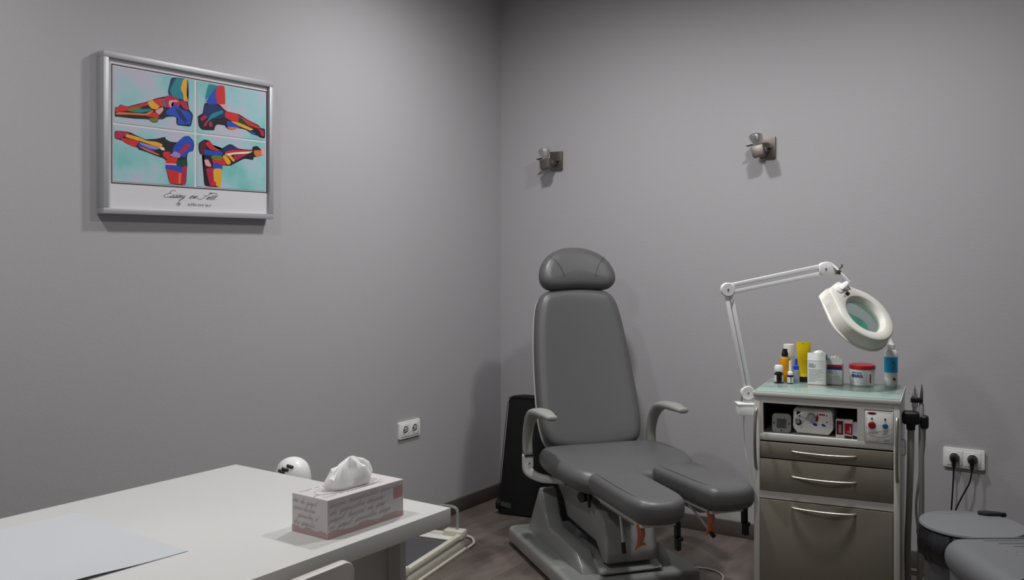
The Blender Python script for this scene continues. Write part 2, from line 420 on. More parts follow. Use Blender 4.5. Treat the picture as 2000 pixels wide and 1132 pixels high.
ART = [
 [
  ('k',[(12,643),(27,646),(43,672),(82,665),(135,696),(189,727),(251,774),(314,808),(332,821),(371,821),(399,796),(443,795),(453,719),(475,681),(477,650),(466,574),(451,559),(382,559),(371,578),(377,620),(354,631),(311,618),(290,595),(262,588),(258,562),(227,553),(200,576),(120,566),(35,565),(11,565)]),
  ('navy',[(348,984),(445,989),(449,797),(414,800),(332,823),(324,857),(333,921)]),
  ('teal',[(373,982),(420,988),(408,908),(420,837),(414,805),(364,814),(337,850),(340,891)]),
  ('yellow',[(420,985),(443,987),(440,852),(449,797),(421,798),(420,848),(404,896)]),
  ('red',[(12,638),(27,643),(43,668),(82,661),(132,688),(189,720),(195,701),(128,667),(88,634),(42,615),(12,607)]),
  ('olive',[(81,631),(101,655),(161,677),(141,650),(104,626)]),
  ('teal',[(104,625),(148,656),(215,670),(201,647),(154,626)]),
  ('orange',[(13,588),(29,605),(114,615),(181,623),(218,661),(225,647),(187,609),(94,596),(26,583)]),
  ('yellow',[(196,722),(227,754),(267,706),(250,677),(219,679)]),
  ('red',[(230,749),(286,782),(292,711),(267,709)]),
  ('crimson',[(289,777),(332,818),(378,807),(399,770),(384,726),(341,706),(299,718)]),
  ('pink',[(328,770),(370,785),(385,772),(349,760),(341,732),(355,714),(330,720)]),
  ('blue',[(312,670),(370,743),(398,708),(442,696),(467,669),(459,583),(389,570),(378,579),(383,621),(354,637),(319,640)]),
  ('crimson',[(399,781),(436,783),(451,718),(435,710),(413,732)]),
  ('pink',[(242,661),(285,700),(291,676),(266,630)]),
  ('red',[(187,606),(242,645),(263,619),(259,598),(214,599)]),
  ('olive',[(204,582),(255,597),(255,566),(227,556)]),
  ('navy',[(369,702),(398,697),(441,611),(433,589),(397,635)]),
  ('teal',[(286,777),(293,773),(306,709),(295,712)]),
 ],
 [
  ('k',[(13,435),(92,439),(131,418),(184,392),(246,406),(302,431),(309,411),(337,395),(380,397),(402,426),(424,459),(454,464),(479,428),(486,386),(478,332),(452,318),(436,273),(440,253),(443,189),(439,173),(431,18),(335,15),(312,132),(309,215),(292,239),(250,254),(189,281),(146,295),(139,314),(123,312),(77,335),(45,360),(12,369)]),
  ('crimson',[(13,433),(85,433),(78,414),(52,395),(45,379),(12,372)]),
  ('red',[(48,380),(91,377),(143,375),(131,333),(123,312),(80,335),(45,360)]),
  ('yellow',[(78,419),(131,408),(191,382),(245,381),(280,366),(276,339),(224,347),(157,372),(91,387),(73,394)]),
  ('lav',[(147,363),(210,345),(279,335),(244,311),(196,317),(163,338)]),
  ('blue',[(140,349),(163,338),(237,298),(223,286),(149,321)]),
  ('orange',[(146,323),(176,314),(265,271),(251,264),(183,295)]),
  ('blue',[(350,314),(372,380),(402,426),(424,457),(452,457),(475,427),(482,386),(474,332),(448,317),(429,267),(393,278)]),
  ('crimson',[(393,310),(438,395),(464,378),(407,290)]),
  ('red',[(293,295),(332,301),(335,260),(313,236),(292,254)]),
  ('white',[(269,333),(293,337),(300,312),(279,314)]),
  ('lav',[(335,270),(364,311),(400,289),(392,257),(363,258)]),
  ('red',[(310,225),(335,255),(378,255),(373,197),(313,195)]),
  ('green',[(377,223),(436,247),(441,189),(406,180),(371,181)]),
  ('pink',[(311,194),(371,197),(370,181),(312,179)]),
  ('red',[(312,137),(391,125),(389,16),(335,16),(322,92)]),
  ('crimson',[(409,164),(439,184),(431,18),(404,18),(401,100)]),
  ('blue',[(311,179),(370,181),(409,170),(405,116),(376,134),(312,142)]),
  ('orange',[(390,109),(404,116),(400,18),(386,18)]),
 ],
 [
  ('k',[(568,800),(639,811),(708,810),(715,751),(797,742),(865,699),(943,661),(958,638),(992,628),(991,541),(958,538),(934,555),(895,564),(849,598),(795,604),(743,579),(713,589),(699,612),(655,614),(633,595),(626,554),(548,545),(524,576),(518,663),(549,698),(557,759)]),
  ('teal',[(588,982),(648,982),(630,942),(594,875),(569,835),(565,859)]),
  ('blue',[(572,816),(594,875),(645,976),(640,865),(650,813),(586,799),(569,835)]),
  ('red',[(648,982),(695,988),(701,829),(672,808),(650,818),(637,894)]),
  ('navy',[(564,770),(600,795),(657,789),(700,748),(692,696),(627,664),(563,681),(553,719)]),
  ('teal',[(591,667),(613,711),(678,754),(685,730),(620,672),(577,625)]),
  ('crimson',[(531,651),(563,686),(577,669),(542,628)]),
  ('crimson',[(552,581),(570,633),(580,625),(569,584)]),
  ('crimson',[(587,617),(602,634),(615,592),(594,583)]),
  ('pink',[(664,809),(705,814),(714,771),(704,759)]),
  ('red',[(708,750),(782,744),(804,713),(796,671),(744,671),(703,694)]),
  ('red',[(797,727),(865,694),(935,655),(958,633),(935,629),(865,652),(827,697)]),
  ('green',[(800,707),(827,697),(865,652),(911,624),(864,626),(804,657)]),
  ('yellow',[(747,661),(796,660),(864,632),(903,613),(880,598),(803,626)]),
  ('blue',[(714,655),(747,656),(811,612),(721,606)]),
  ('orange',[(717,602),(795,609),(758,582),(732,583)]),
  ('blue',[(872,592),(926,575),(903,560)]),
  ('crimson',[(942,619),(986,614),(986,558),(966,560),(958,591)]),
 ],
 [
  ('k',[(524,409),(561,449),(596,444),(624,399),(667,375),(726,429),(749,433),(801,400),(893,403),(901,435),(933,445),(964,413),(972,366),(940,341),(908,332),(900,304),(838,307),(769,252),(739,227),(680,220),(676,179),(667,19),(566,17),(556,96),(554,175),(558,206),(550,254),(559,295),(531,311),(523,349)]),
  ('red',[(567,415),(596,440),(624,394),(663,365),(631,360),(595,370)]),
  ('maroon',[(529,404),(560,434),(567,375),(559,315),(534,316)]),
  ('blue',[(559,355),(616,353),(674,356),(681,322),(609,307),(566,311)]),
  ('olive',[(609,302),(666,315),(688,292),(673,270),(615,273)]),
  ('red',[(615,268),(666,269),(688,292),(710,234),(658,218),(622,233)]),
  ('yellow',[(685,307),(707,325),(740,268),(736,242),(717,237)]),
  ('yellow',[(714,331),(737,334),(770,282),(758,269)]),
  ('red',[(703,355),(756,383),(893,397),(893,382),(770,352),(711,338)]),
  ('white',[(703,335),(770,359),(893,387),(862,362),(770,342),(733,327)]),
  ('navy',[(682,372),(726,424),(749,428),(801,395),(741,381),(700,355)]),
  ('crimson',[(770,334),(862,357),(777,283),(762,312)]),
  ('orange',[(917,401),(960,407),(970,366),(932,340),(913,369)]),
  ('pink',[(965,423),(993,438),(990,369),(972,366)]),
  ('pink',[(558,255),(583,263),(604,211),(593,198),(568,207)]),
  ('blue',[(618,223),(644,241),(679,220),(676,181),(618,183)]),
  ('crimson',[(571,172),(618,183),(620,17),(595,20),(574,128)]),
  ('yellow',[(621,173),(676,179),(667,20),(641,20),(624,63)]),
  ('red',[(617,62),(636,54),(636,19),(614,19)]),
 ],
]
# ------------------------------------------------------------------ the room
RX, RY, RH = 4.3, -5.7, 2.9
def struct(name, m, *b, bev=0):
    o = MB().box(*b, bev=bev).build(name, m); tag(o, kind='structure'); return o
struct('floor', 'floor', -.1, RX + .1, RY - .1, .1, -.1, 0)
struct('ceiling', 'ceil', -.1, RX + .1, RY - .1, .1, RH, RH + .1)
struct('wall_left', 'wall', -.1, 0, RY, 0, 0, RH)
struct('wall_back', 'wall', -.1, RX + .1, 0, .1, 0, RH)
struct('wall_right', 'wall', RX, RX + .1, RY, 0, 0, RH)
struct('wall_front', 'wall', -.1, RX + .1, RY - .1, RY, 0, RH)
struct('baseboard_left', 'skirt', 0, .013, RY, 0, 0, .073, bev=.002)
struct('baseboard_back', 'skirt', .013, RX, -.013, 0, 0, .073, bev=.002)
struct('baseboard_right', 'skirt', RX - .013, RX, RY, -.013, 0, .073, bev=.002)

# ------------------------------------------------------------------ ceiling lamps and light
LAMPS = [(2.1, -1.25, 120), (.95, -1.25, 125), (2.3, -3.4, 16), (.9, -3.4, 98)]
for i, (x, y, w) in enumerate(LAMPS):
    r = empty('ceiling_light', (x, y, RH), 0, 'round recessed ceiling downlight above the ' + ['trolley cabinet', 'treatment chair', 'camera side of the room', 'white desk'][i], 'ceiling light', 'ceiling downlights')
    MB().lathe([(.085, 0), (.1, -.001), (.1, -.006), (.082, -.008), (.078, -.002), (.078, 0)], 40).build('trim_ring', 'white_metal', r)
    dm = MB().lathe([(0, -.002), (.078, -.002), (.078, -.001), (0, -.001)], 32)
    em = bpy.data.materials.get('lamp_diffuser')
    if not em:
        em = mat('lamp_diffuser', 'FFFFFF', .5); b = em.node_tree.nodes['Principled BSDF']
        b.inputs['Emission Color'].default_value = (1, .96, .93, 1); b.inputs['Emission Strength'].default_value = 3
    dm.build('diffuser', em, r)
    l = bpy.data.lights.new('downlight', 'SPOT'); l.spot_size = R(179); l.spot_blend = 1; l.shadow_soft_size = .09; l.energy = w; l.color = (1, .985, .985)
    lo = bpy.data.objects.new('downlight', l); COL.objects.link(lo); lo.parent = r; lo.location = (0, 0, -.02)

# ------------------------------------------------------------------ framed poster
pr = empty('framed_poster', (0, -2.0805, 1.7735), 0, 'silver framed poster of four colourful foot bone paintings on left wall', 'framed picture')
PW, PH = .755, .553                       # along y, along z ; front plane at x=.042
def pf(u, v, off): return (.030 + off, u, v)      # u = y, v = z relative to the frame's centre
for (a, b, c, d, nm) in ((-PW/2, PW/2, PH/2 - .02, PH/2, 'frame_rail'), (-PW/2, PW/2, -PH/2, -PH/2 + .02, 'frame_rail'),
                         (-PW/2, -PW/2 + .02, -PH/2 + .02, PH/2 - .02, 'frame_stile'), (PW/2 - .02, PW/2, -PH/2 + .02, PH/2 - .02, 'frame_stile')):
    MB().box(.004, .042, a, b, c, d, bev=.0015).build(nm, 'alu', pr)
MB().box(.008, .029, -PW/2 + .018, PW/2 - .018, -PH/2 + .018, PH/2 - .018).build('poster_print', 'print', pr)
# painted image area inside the print
iy0, iy1, iz0, iz1 = -2.4120 + 2.0805, -1.7360 + 2.0805, 1.6095 - 1.7735, 2.0045 - 1.7735
def af(u, v, off): return (.030 + off, iy0 + (iy1 - iy0) * u / 1000, iz0 + (iz1 - iz0) * v / 1000)
bd = MB()
for a, b, c, d in ((-12, 1012, 1010, 1018), (-12, 1012, -18, -10), (-14, -8, -18, 1018), (1008, 1014, -18, 1018)):
    bd.poly([(a, c), (b, c), (b, d), (a, d)], af, .0003)
bd.build('border_line', 'ink', pr)
for q, (a, b, c, d) in enumerate(((0, 492, 512, 1000), (0, 492, 0, 492), (508, 1000, 512, 1000), (508, 1000, 0, 492))):
    pn = MB().poly([(a, c), (b, c), (b, d), (a, d)], af, .0003).build('painting', 'wash', pr)
    for i, (c_, pts) in enumerate(ART[q]):
        mxx = sum(x for x, y in pts) / len(pts); myy = sum(y for x, y in pts) / len(pts); k_ = 1.02 if c_ == 'k' else 1.05
        pts = [(mxx + (x - mxx) * k_, myy + (y - myy) * k_) for x, y in pts]
        P_ = [Vector((x, y, 0)) for x, y in pts]; cr, _ = crom(P_, [0] * len(pts), 4, closed=True)
        cr = [c.lerp(P_[q_ // 4].lerp(P_[(q_ // 4 + 1) % len(P_)], (q_ % 4) / 4), .55) for q_, c in enumerate(cr)]
        MB().poly([(min(max(p.x, a), b), min(max(p.y, c), d)) for p in cr], af, .0005 + i * .00006).build('bone_outline' if c_ == 'k' else 'bone_patch', 'art_' + c_, pn)
tx = MB()
write(tx, 'Essay on Feet', 27, 2.6, af, 285, -116, .0002, slant=.55, squash=1.14)
tx.build('lettering', 'ink', pr)
tx = MB(); write(tx, 'by', 13, 2.2, af, 372, -178, .0002, slant=.5, squash=1.3)
tx.text('alborar', 40, af, 445, -184, .0002, sx=1.42, bold=-.3)
tx.build('lettering', 'ink_gr', pr)
# ------------------------------------------------------------------ wall lamps
def sconce():
    r = empty('wall_spotlight')
    # wall plane y=0, x along the wall, -y into the room ; centre of plate
    MB().box(-.038, .038, -.012, 0, -.05, .05, bev=.0015).build('back_plate', 'nickel', r)
    MB().box(-.036, .012, -.066, -.012, -.026, -.002, bev=.003).build('bracket_arm', 'nickel', r)
    T = Matrix.Translation((-.024, -.082, .006)) @ Matrix.Rotation(R(-12), 4, 'Y') @ Matrix.Rotation(R(-8), 4, 'X')
    MB().prism([(-.026, -.055), (.026, -.055), (.030, -.004), (-.030, -.004)], -.016, .016, bev=.003, T=T @ Matrix.Rotation(R(90), 4, 'X')).build('holder_cup', 'nickel', r)
    b = MB().lathe([(0, -.012), (.012, -.012), (.014, 0), (.024, .018), (.026, .03), (.024, .034), (.02, .033), (0, .030)], 24, T=T @ Matrix.Translation((0, 0, .009)) @ Matrix.Scale(1.22, 4)).build('bulb', 'bulb', r)
    MB().box(-.05, -.02, -.012, .012, .008, .0105, bev=.0008, T=T).build('glass_fin', 'nickel', r)
    MB().cyl((.004, -.012, .002), (.022, -.024, .002), .006).build('screw', 'steel', r)
    return r
s1 = sconce(); s1.location = (.365, 0, 1.847); s1['label'] = 'small nickel wall spotlight nearer the room corner, left of the pair'; s1['category'] = 'wall lamp'; s1['group'] = 'wall spotlights'
s2 = copy_tree(s1); s2.location = (1.517, 0, 1.850); s2['label'] = 'small nickel wall spotlight above the magnifier arm, right of the pair'

# ------------------------------------------------------------------ wall sockets
def outlet():
    r = empty('wall_socket')
    MB().prism(rrect(-.08, .08, -.041, .041, .008), 0, .010, bev=.003, T=Matrix.Rotation(R(90), 4, 'X')).build('frame', 'white_pl', r)
    for s in (-1, 1):
        c = s * .0345
        sh = MB(); sh.box(c - .031, c + .031, -.0125, -.009, -.031, .031, bev=.0015)
        # rim ring of the round well
        sh.lathe([(.0195, 0), (.0215, .0015), (.0235, 0)], 32, T=Matrix.Translation((c, -.0125, 0)) @ Matrix.Rotation(R(90), 4, 'X'))
        so = sh.build('socket_insert', 'white_pl', r)
        w = MB().lathe([(0, .0003), (.0195, .0003)], 32, T=Matrix.Translation((c, -.0125, 0)) @ Matrix.Rotation(R(90), 4, 'X')).build('round_well', 'offwhite', so)
        h = MB()
        for q in (-1, 1): h.lathe([(0, .0008), (.0028, .0008)], 12, T=Matrix.Translation((c + q * .0095, -.0125, 0)) @ Matrix.Rotation(R(90), 4, 'X'))
        h.build('pin_holes', 'plug_hole', so)
    return r
o1 = outlet(); o1.location = (0, -.803, .499); o1.rotation_euler = (0, 0, R(90)); tag(o1, 'white empty double wall socket on the left wall above the desk end', 'wall socket')
o2 = copy_tree(o1); o2.location = (2.3555, 0, .4955); o2.rotation_euler = (0, 0, 0); tag(o2, 'white double wall socket with two black plugs above the bin', 'wall socket')
def plug(x, cable, label):
    r = empty('power_plug', (x, -.0131, .4955), 0, label, 'plug', 'black power plugs')
    T = Matrix.Rotation(R(90), 4, 'X')
    MB().lathe([(.0182, 0), (.0185, .006), (.0165, .022), (.011, .034), (0, .036)], 28, T=T).build('plug_body', 'black', r)
    MB().sweep([(0, -.018, -.004), (0, -.022, -.022), (0, -.022, -.042)], [.010, .008, .0045], [.010, .008, .0045], n=12).build('strain_relief', 'rubber', r)
    MB().tube([(0, -.022, -.04)] + cable, .0033).build('cord', 'cable_b', r)
plug(2.321, [(-.002, -.026, -.10), (-.006, -.03, -.18), (-.012, -.035, -.28), (-.02, -.04, -.44), (-.1, -.05, -.487), (-.22, -.07, -.487)], 'black round power plug in left half of the wall socket above the bin')
plug(2.390, [(-.008, -.03, -.09), (-.035, -.04, -.15), (-.062, -.045, -.22), (-.072, -.045, -.30), (-.08, -.05, -.43), (-.14, -.08, -.487), (-.26, -.1, -.487)], 'black round power plug in right half of the wall socket above the bin')

# ------------------------------------------------------------------ desk
DR = R(-1.6)
dk = empty('desk', (1.547, -2.502, 0), DR, 'white laminate desk under the tissue box, front left of the room', 'desk')
MB().box(-.815, 0, -1.9, 0, .70, .74, bev=.0015).build('desk_top', 'white_lam', dk)
MB().box(-.80, -.045, -.135, -.115, 0, .70, bev=.001).build('leg_panel', 'white_lam', dk)
MB().box(-.80, -.045, -1.88, -1.86, 0, .70, bev=.001).build('leg_panel', 'white_lam', dk)
MB().box(-.10, -.085, -.50, -.136, 0, .70, bev=.001).build('side_panel', 'white_lam', dk)
# desk sheet
P1 = at(367, 1075, .7415); P2 = at(150, 1000, .7415); P3 = at(175, 1132, .7415)
uu = (P2 - P1).normalized(); vv = (P3 - P1).normalized(); vv = (vv - uu * vv.dot(uu)).normalized()
sh = empty('desk_sheet', P1, 0, 'large translucent white sheet with a curled edge lying on the desk', 'paper sheet')
t = bmesh.new(); G = []
for i in range(13):
    row = []
    for j in range(19):
        u = i / 12 * .468; v = j / 18 * .62
        lift = .006 * math.exp(-((v - .24) / .1) ** 2) * math.exp(-(u / .08) ** 2)
        row.append(t.verts.new(uu * u + vv * v + Vector((0, 0, lift))))
    G.append(row)
for i in range(12):
    for j in range(18): t.faces.new((G[i][j], G[i + 1][j], G[i + 1][j + 1], G[i][j + 1]))
bmesh.ops.recalc_face_normals(t, faces=t.faces[:])
rr = bmesh.ops.extrude_face_region(t, geom=t.faces[:]); bmesh.ops.translate(t, vec=(0, 0, -.0008), verts=[g for g in rr['geom'] if isinstance(g, bmesh.types.BMVert)])
bmesh.ops.recalc_face_normals(t, faces=t.faces[:])
b = MB(); b.add(t); b.build('sheet', 'mat_sheet', sh)

# ------------------------------------------------------------------ tissue box
tb = empty('tissue_box', (1.4775, -2.8565, .7402), R(-2.9), 'pink and white tissue box printed with handwriting on the desk', 'tissue box')
BW, BL, BH = .117, .242, .086     # box spans x -BW..0, y 0..BL
MB().box(-BW, 0, 0, BL, 0, BH, bev=.0008, seg=1).build('carton', 'boxprint', tb)
def ff(u, v, off): return (off, u, v)                 # camera-side long face (x = 0), u along y
def fl(u, v, off): return (-BW + u, -off, v)          # short face (y = 0)
def ft(u, v, off): return (-off * 0 - BW + v, u, BH + off)
def band(fn, L, seed):
    random.seed(seed); n = 24
    top = [(L * k / n, .0135 + random.uniform(-.0012, .0012) + .003 * math.sin(k * .7)) for k in range(n + 1)]
    m = MB()
    for a, b2 in zip(top, top[1:]): m.poly([(a[0], .0004), (b2[0], .0004), b2, a], fn, .0002)
    return m
band(ff, BL, 1).build('printed_band', 'pinkband', tb); band(fl, BW, 2).build('printed_band', 'pinkband', tb)
MB().poly([(.208, .045), (.238, .047), (.238, .074), (.208, .072)], ff, .0003).build('printed_stamp', 'stamp', tb)
hw = MB()
for (txt, u, v, sz, sq) in (('lenços desechables couvert', .004, .068, .0062, 1.25), ('de pañuelos descar', .006, .052, .0064, 1.3), ('papel. lenços de pap', .004, .036, .0064, 1.25), ('or papel, pañuelos dega', .003, .0195, .0064, 1.18)):
    write(hw, txt, sz, .0005, ff, u, v, .0004, squash=sq * 1.42, rise=.02)
for (txt, u, v, sz, sq) in (('los de papel', .003, .068, .006, 1.15), ('couvertuelos', .003, .052, .006, 1.1), ('pañuelos d', .02, .036, .006, 1.1), ('des papeles', .005, .02, .006, 1.15)):
    write(hw, txt, sz, .0005, fl, u, v, .0004, squash=sq * 1.2, rise=-.02)
for k, (txt, u) in enumerate((('lenços de papel descartables', .01), ('pañuelos desechables papel', .004), ('couverture en papel', .03), ('lenços de pañuelos papel', .01))):
    def fk(a, b2, off, k=k): return (-.012 - k * .028 - (b2 - .0) , a, BH + off) if False else (-.014 - k * .027 - b2, a, BH + off)
    write(hw, txt, .0058, .0006, lambda a, b2, off, k=k: (-.022 - k * .027 + b2 * -1, a, BH + off), u, 0, .0004, squash=1.5)
hw.build('printed_handwriting', 'handink', tb)
MB().lathe([(0, 0), (1, 0)], 32, T=Matrix.Translation((-BW/2, BL/2, BH + .0006)) @ Matrix.Diagonal((.034, .098, 1, 1))).build('slot_opening', 'black', tb)
MB().lathe([(.97, .0004), (1.0, .0010), (1.03, .0)], 32, T=Matrix.Translation((-BW/2, BL/2, BH + .0006)) @ Matrix.Diagonal((.034, .098, 1, 1))).build('slot_film', 'boxprint', tb)
t = bmesh.new()
# rings of points (x across, y along, z up), relative to the slot centre, joined as a folded fan
def rg(z, pts): return [t.verts.new((-BW/2 + x, BL/2 + y, BH + z * .88)) for x, y in pts]
def P8(rx, ry, cx, cy, fold, ph, n=28, dz=0):
    out = []
    for j in range(n):
        a = 2 * PI * j / n; k = 1 + fold * (abs(math.sin(2.5 * a + ph)) - .5) * 1.8
        out.append((cx + rx * k * math.cos(a), cy + ry * (1 + (k - 1) * .35) * math.sin(a)))
    return out
RG = [rg(-.003, P8(.024, .062, 0, -.004, .10, .2)), rg(.010, P8(.030, .068, 0, -.002, .14, .3)), rg(.026, P8(.029, .068, -.002, .004, .22, .5)),
      rg(.044, P8(.022, .054, -.003, .008, .28, .8)), rg(.058, P8(.014, .036, -.003, .008, .32, 1.0)), rg(.070, P8(.006, .018, -.002, .008, .3, 1.2)), rg(.076, P8(.0015, .007, -.002, .008, .2, 1.3))]
for j, v in enumerate(RG[3]): v.co.z += .006 * math.sin(1.1 * j)
for j, v in enumerate(RG[2]): v.co.z += .005 * math.sin(.9 * j + 1)
for j, v in enumerate(RG[4]): v.co.z += .005 * math.sin(.8 * j + 2)
for a, b2 in zip(RG, RG[1:]):
    for j in range(28): t.faces.new((a[j], a[(j + 1) % 28], b2[(j + 1) % 28], b2[j]))
t.faces.new(RG[-1]); bmesh.ops.triangulate(t, faces=t.faces[:]); bmesh.ops.recalc_face_normals(t, faces=t.faces[:])
b = MB(); b.add(t)
o = b.build('tissue', 'tissue', None, ang=38); o.location = tb.location; o.rotation_euler = tb.rotation_euler
tag(o, 'crumpled white paper tissue sticking out of the tissue box', 'tissue')

# ------------------------------------------------------------------ white appliance beyond the desk
hx = Vector(cw(-.2326 * 3.20, 3.20) + (0,))
ht = empty('fan_heater', hx, YAW, 'white rounded appliance with three dark vents peeping over the desk end', 'heater')
def hwarp(z): return -.028 * max(0, (.62 - z)) if z > .5 else -.0034 - .02 * (.5 - z) / .5
body = MB().lathe([(0, 0), (.085, 0), (.088, .01), (.08, .03), (.062, .3), (.060, .50), (.062, .57), (.0615, .60), (.059, .62), (.0545, .636), (.048, .648), (.040, .6565), (.030, .6635), (.018, .668), (.008, .6703), (0, .671)], 36)
body.build('housing', 'white_pl', ht)
MB().cyl((.062, 0, .585), (.066, 0, .565), .004).build('side_knob', 'black', ht)
for k in range(3):
    T = Matrix.Translation(((.002, -.014, -.026)[k], (-.050, -.0535, -.0520)[k], (.6505, .6415, .6345)[k])) @ Matrix.Rotation(R(-35), 4, 'X') @ Matrix.Rotation(R(15), 4, 'Y')
    MB().box(-.0115, .0115, -.003, .004, -.0042, .0042, bev=.001, T=T).build('vent_slot', 'black', ht)

# ------------------------------------------------------------------ white chair in front of the desk
cp = at(694, 1100, .78)
wc = empty('side_chair', (cp.x, cp.y, 0), 0, 'pale greige shell chair pushed against the near side of the desk', 'chair')
# back plane at x=0 leaning, spans y -.42..0 ; seat toward -x
bk = MB(); out = rrect(-.43, 0, .0, .36, .03, 6)
bk.prism(out, -.009, .009, bev=.006, T=Matrix.Translation((-.055, 0, .435)) @ Matrix.Rotation(R(8), 4, 'Y') @ Matrix(((0, 0, 1, 0), (1, 0, 0, 0), (0, 1, 0, 0), (0, 0, 0, 1))))
bk.build('backrest', 'shell', wc)
MB().cushion([(-.46, -.415), (-.46, -.015), (-.05, -.005), (-.05, -.425)], .03, .014, T=Matrix.Translation((0, 0, .455)), sub=4).build('seat', 'shell', wc)
for (a, b_) in ((-.07, -.03), (-.07, -.40), (-.42, -.05), (-.42, -.38)):
    MB().cyl((a, b_, .43), (a + (.03 if a > -.2 else -.03), b_ + (.015 if b_ > -.2 else -.015), 0), .011, .011).build('leg', 'chrome', wc)

# ------------------------------------------------------------------ podoscope
po = empty('foot_scanner', (.405, -.885, 0), R(11), 'low ivory foot scanner with grey glass plate on the floor beyond the desk', 'foot scanner')
MB().box(-.40, 0, -.72, 0, .012, .055, bev=.008).box(-.405, .006, -.725, .006, .0, .014, bev=.004).box(-.02, -.0, -.70, -.02, .055, .075, bev=.006).build('base', 'ivory', po)
rm = MB()
rm.box(-.40, -.385, -.72, 0, .055, .078, bev=.004).box(-.025, 0, -.72, 0, .055, .085, bev=.005).box(-.40, 0, -.035, 0, .055, .078, bev=.004).box(-.40, 0, -.72, -.69, .055, .078, bev=.004)
rm.box(-.09, .006, -.05, .008, .06, .098, bev=.006).box(-.09, .006, -.60, -.54, .06, .098, bev=.006)
rm.build('rim', 'ivory', po)
MB().box(-.386, -.024, -.691, -.034, .056, .066).build('glass_plate', 'pod_glass', po)
MB().box(-.38, -.03, -.095, -.036, .0665, .073, bev=.002).build('light_strip', 'offwhite', po)
for y in (-.02, -.565):
    MB().tube([(-.03, y, .09), (-.03, y, .155), (-.032, y, .185), (-.05, y, .198), (-.085, y, .2), (-.12, y, .197)], .007, flat=1.0).build('handle_rod', 'acryl', po)
wcb = tag(MB().tube([cw(-.46, 4.47) + (.02,), cw(-.40, 4.50) + (.018,), cw(-.33, 4.52) + (.012,), cw(-.25, 4.50) + (.01,), cw(-.195, 4.47) + (.008,), cw(-.178, 4.39) + (.007,), cw(-.205, 4.31) + (.007,)], .0065).build('power_cable', 'cable_w'),
          'thick white cable looping on the floor at the far corner of the foot scanner', 'cable')
tag(MB().tube([cw(-.45, 4.43) + (.006,), cw(-.38, 4.45) + (.006,), cw(-.30, 4.44) + (.006,), cw(-.258, 4.41) + (.006,), cw(-.262, 4.36) + (.006,), cw(-.285, 4.33) + (.006,)], .005).build('thin_cable', 'cable_w'),
    'thinner white cable curling inside the larger cable loop by the foot scanner', 'cable')
# ------------------------------------------------------------------ treatment chair
CA = R(18)
tc_ = empty('treatment_chair', cw(.45, 4.02) + (0,), YAW + CA, 'grey padded podiatry treatment chair with split leg rests on pale grey base', 'treatment chair')
# base slab with a raised rim
MB().prism([(-.33, -.30), (.235, -.30), (.235, -.02), (.17, .12), (.17, .50), (-.30, .52), (-.33, .50)], .012, .085, bev=.018, seg=4).build('base_slab', 'base_pl', tc_)
MB().box(-.31, .20, -.28, .48, 0, .013).build('base_foot', 'rubber', tc_)
# rear pylons
YZ = lambda x: Matrix(((0, 0, 1, x), (1, 0, 0, 0), (0, 1, 0, 0), (0, 0, 0, 1)))   # (a,b,c) -> (c+x, a, b)
for x0, x1 in ((-.255, -.178), (.068, .145)):
    MB().prism([(.45, .07), (.300, .29), (.286, .312), (.262, .312), (.237, .27), (.207, .205), (.165, .165), (-.14, .156), (-.21, .105), (-.235, .07)], x0, x1, bev=.012, seg=3, T=YZ(0)).build('pylon', 'base_pl', tc_)
MB().prism([(.16, .07), (-.10, .07), (-.24, .075), (-.28, .10), (-.18, .13), (.10, .13)], -.19, .08, bev=.012, seg=3, T=YZ(0)).build('base_saddle', 'base_pl', tc_)
# gap strip + lift housing
MB().prism([(.30, .30), (.215, .245), (.175, .186), (-.145, .172), (-.22, .118), (-.24, .14), (-.2, .3), (.2, .33), (.30, .325)], -.158, .048, T=YZ(0)).build('gap_seal', 'rubber', tc_)
MB().prism([(.285, .335), (.28, .315), (.205, .262), (.165, .203), (-.152, .188), (-.225, .125), (-.262, .13), (-.268, .17), (-.235, .285), (-.15, .335), (.02, .35), (.2, .355)], -.166, .056, bev=.012, seg=3, T=YZ(0)).build('lift_housing', 'hous_pl', tc_)
MB().prism([(.315, .335), (.3, .352), (.22, .366), (.06, .366), (.06, .350), (.22, .350)], -.175, .06, bev=.004, T=YZ(0)).build('housing_cap', 'hous_pl', tc_)
MB().box(-.176, .062, .15, .245, .345, .352).build('cap_gap', 'rubber', tc_)
# seat frame
MB().box(-.17, .12, -.22, .22, .365, .405, bev=.006).box(-.24, .24, -.12, .16, .395, .413, bev=.005).build('seat_frame', 'white_metal', tc_)
# seat cushion
seat_o = [(-.17, .275), (0, .285), (.17, .275), (.28, .225), (.315, .10), (.305, -.10), (.24, -.21), (.13, -.235), (0, -.225), (-.13, -.245), (-.235, -.225), (-.29, -.11), (-.30, .10), (-.27, .225)]
def seat_warp(c): return (c.x, c.y, c.z + .012 * (c.x / .3) ** 2 - .02 * max(0, -(c.y + .05)) / .2)
MB().cushion(seat_o, .095, .045, crown=.008, T=Matrix.Translation((0, 0, .498)), warp=seat_warp).build('seat', 'leather', tc_)
MB().box(-.22, .22, -.16, .2, .405, .417, bev=.004).build('seat_board', 'black', tc_)
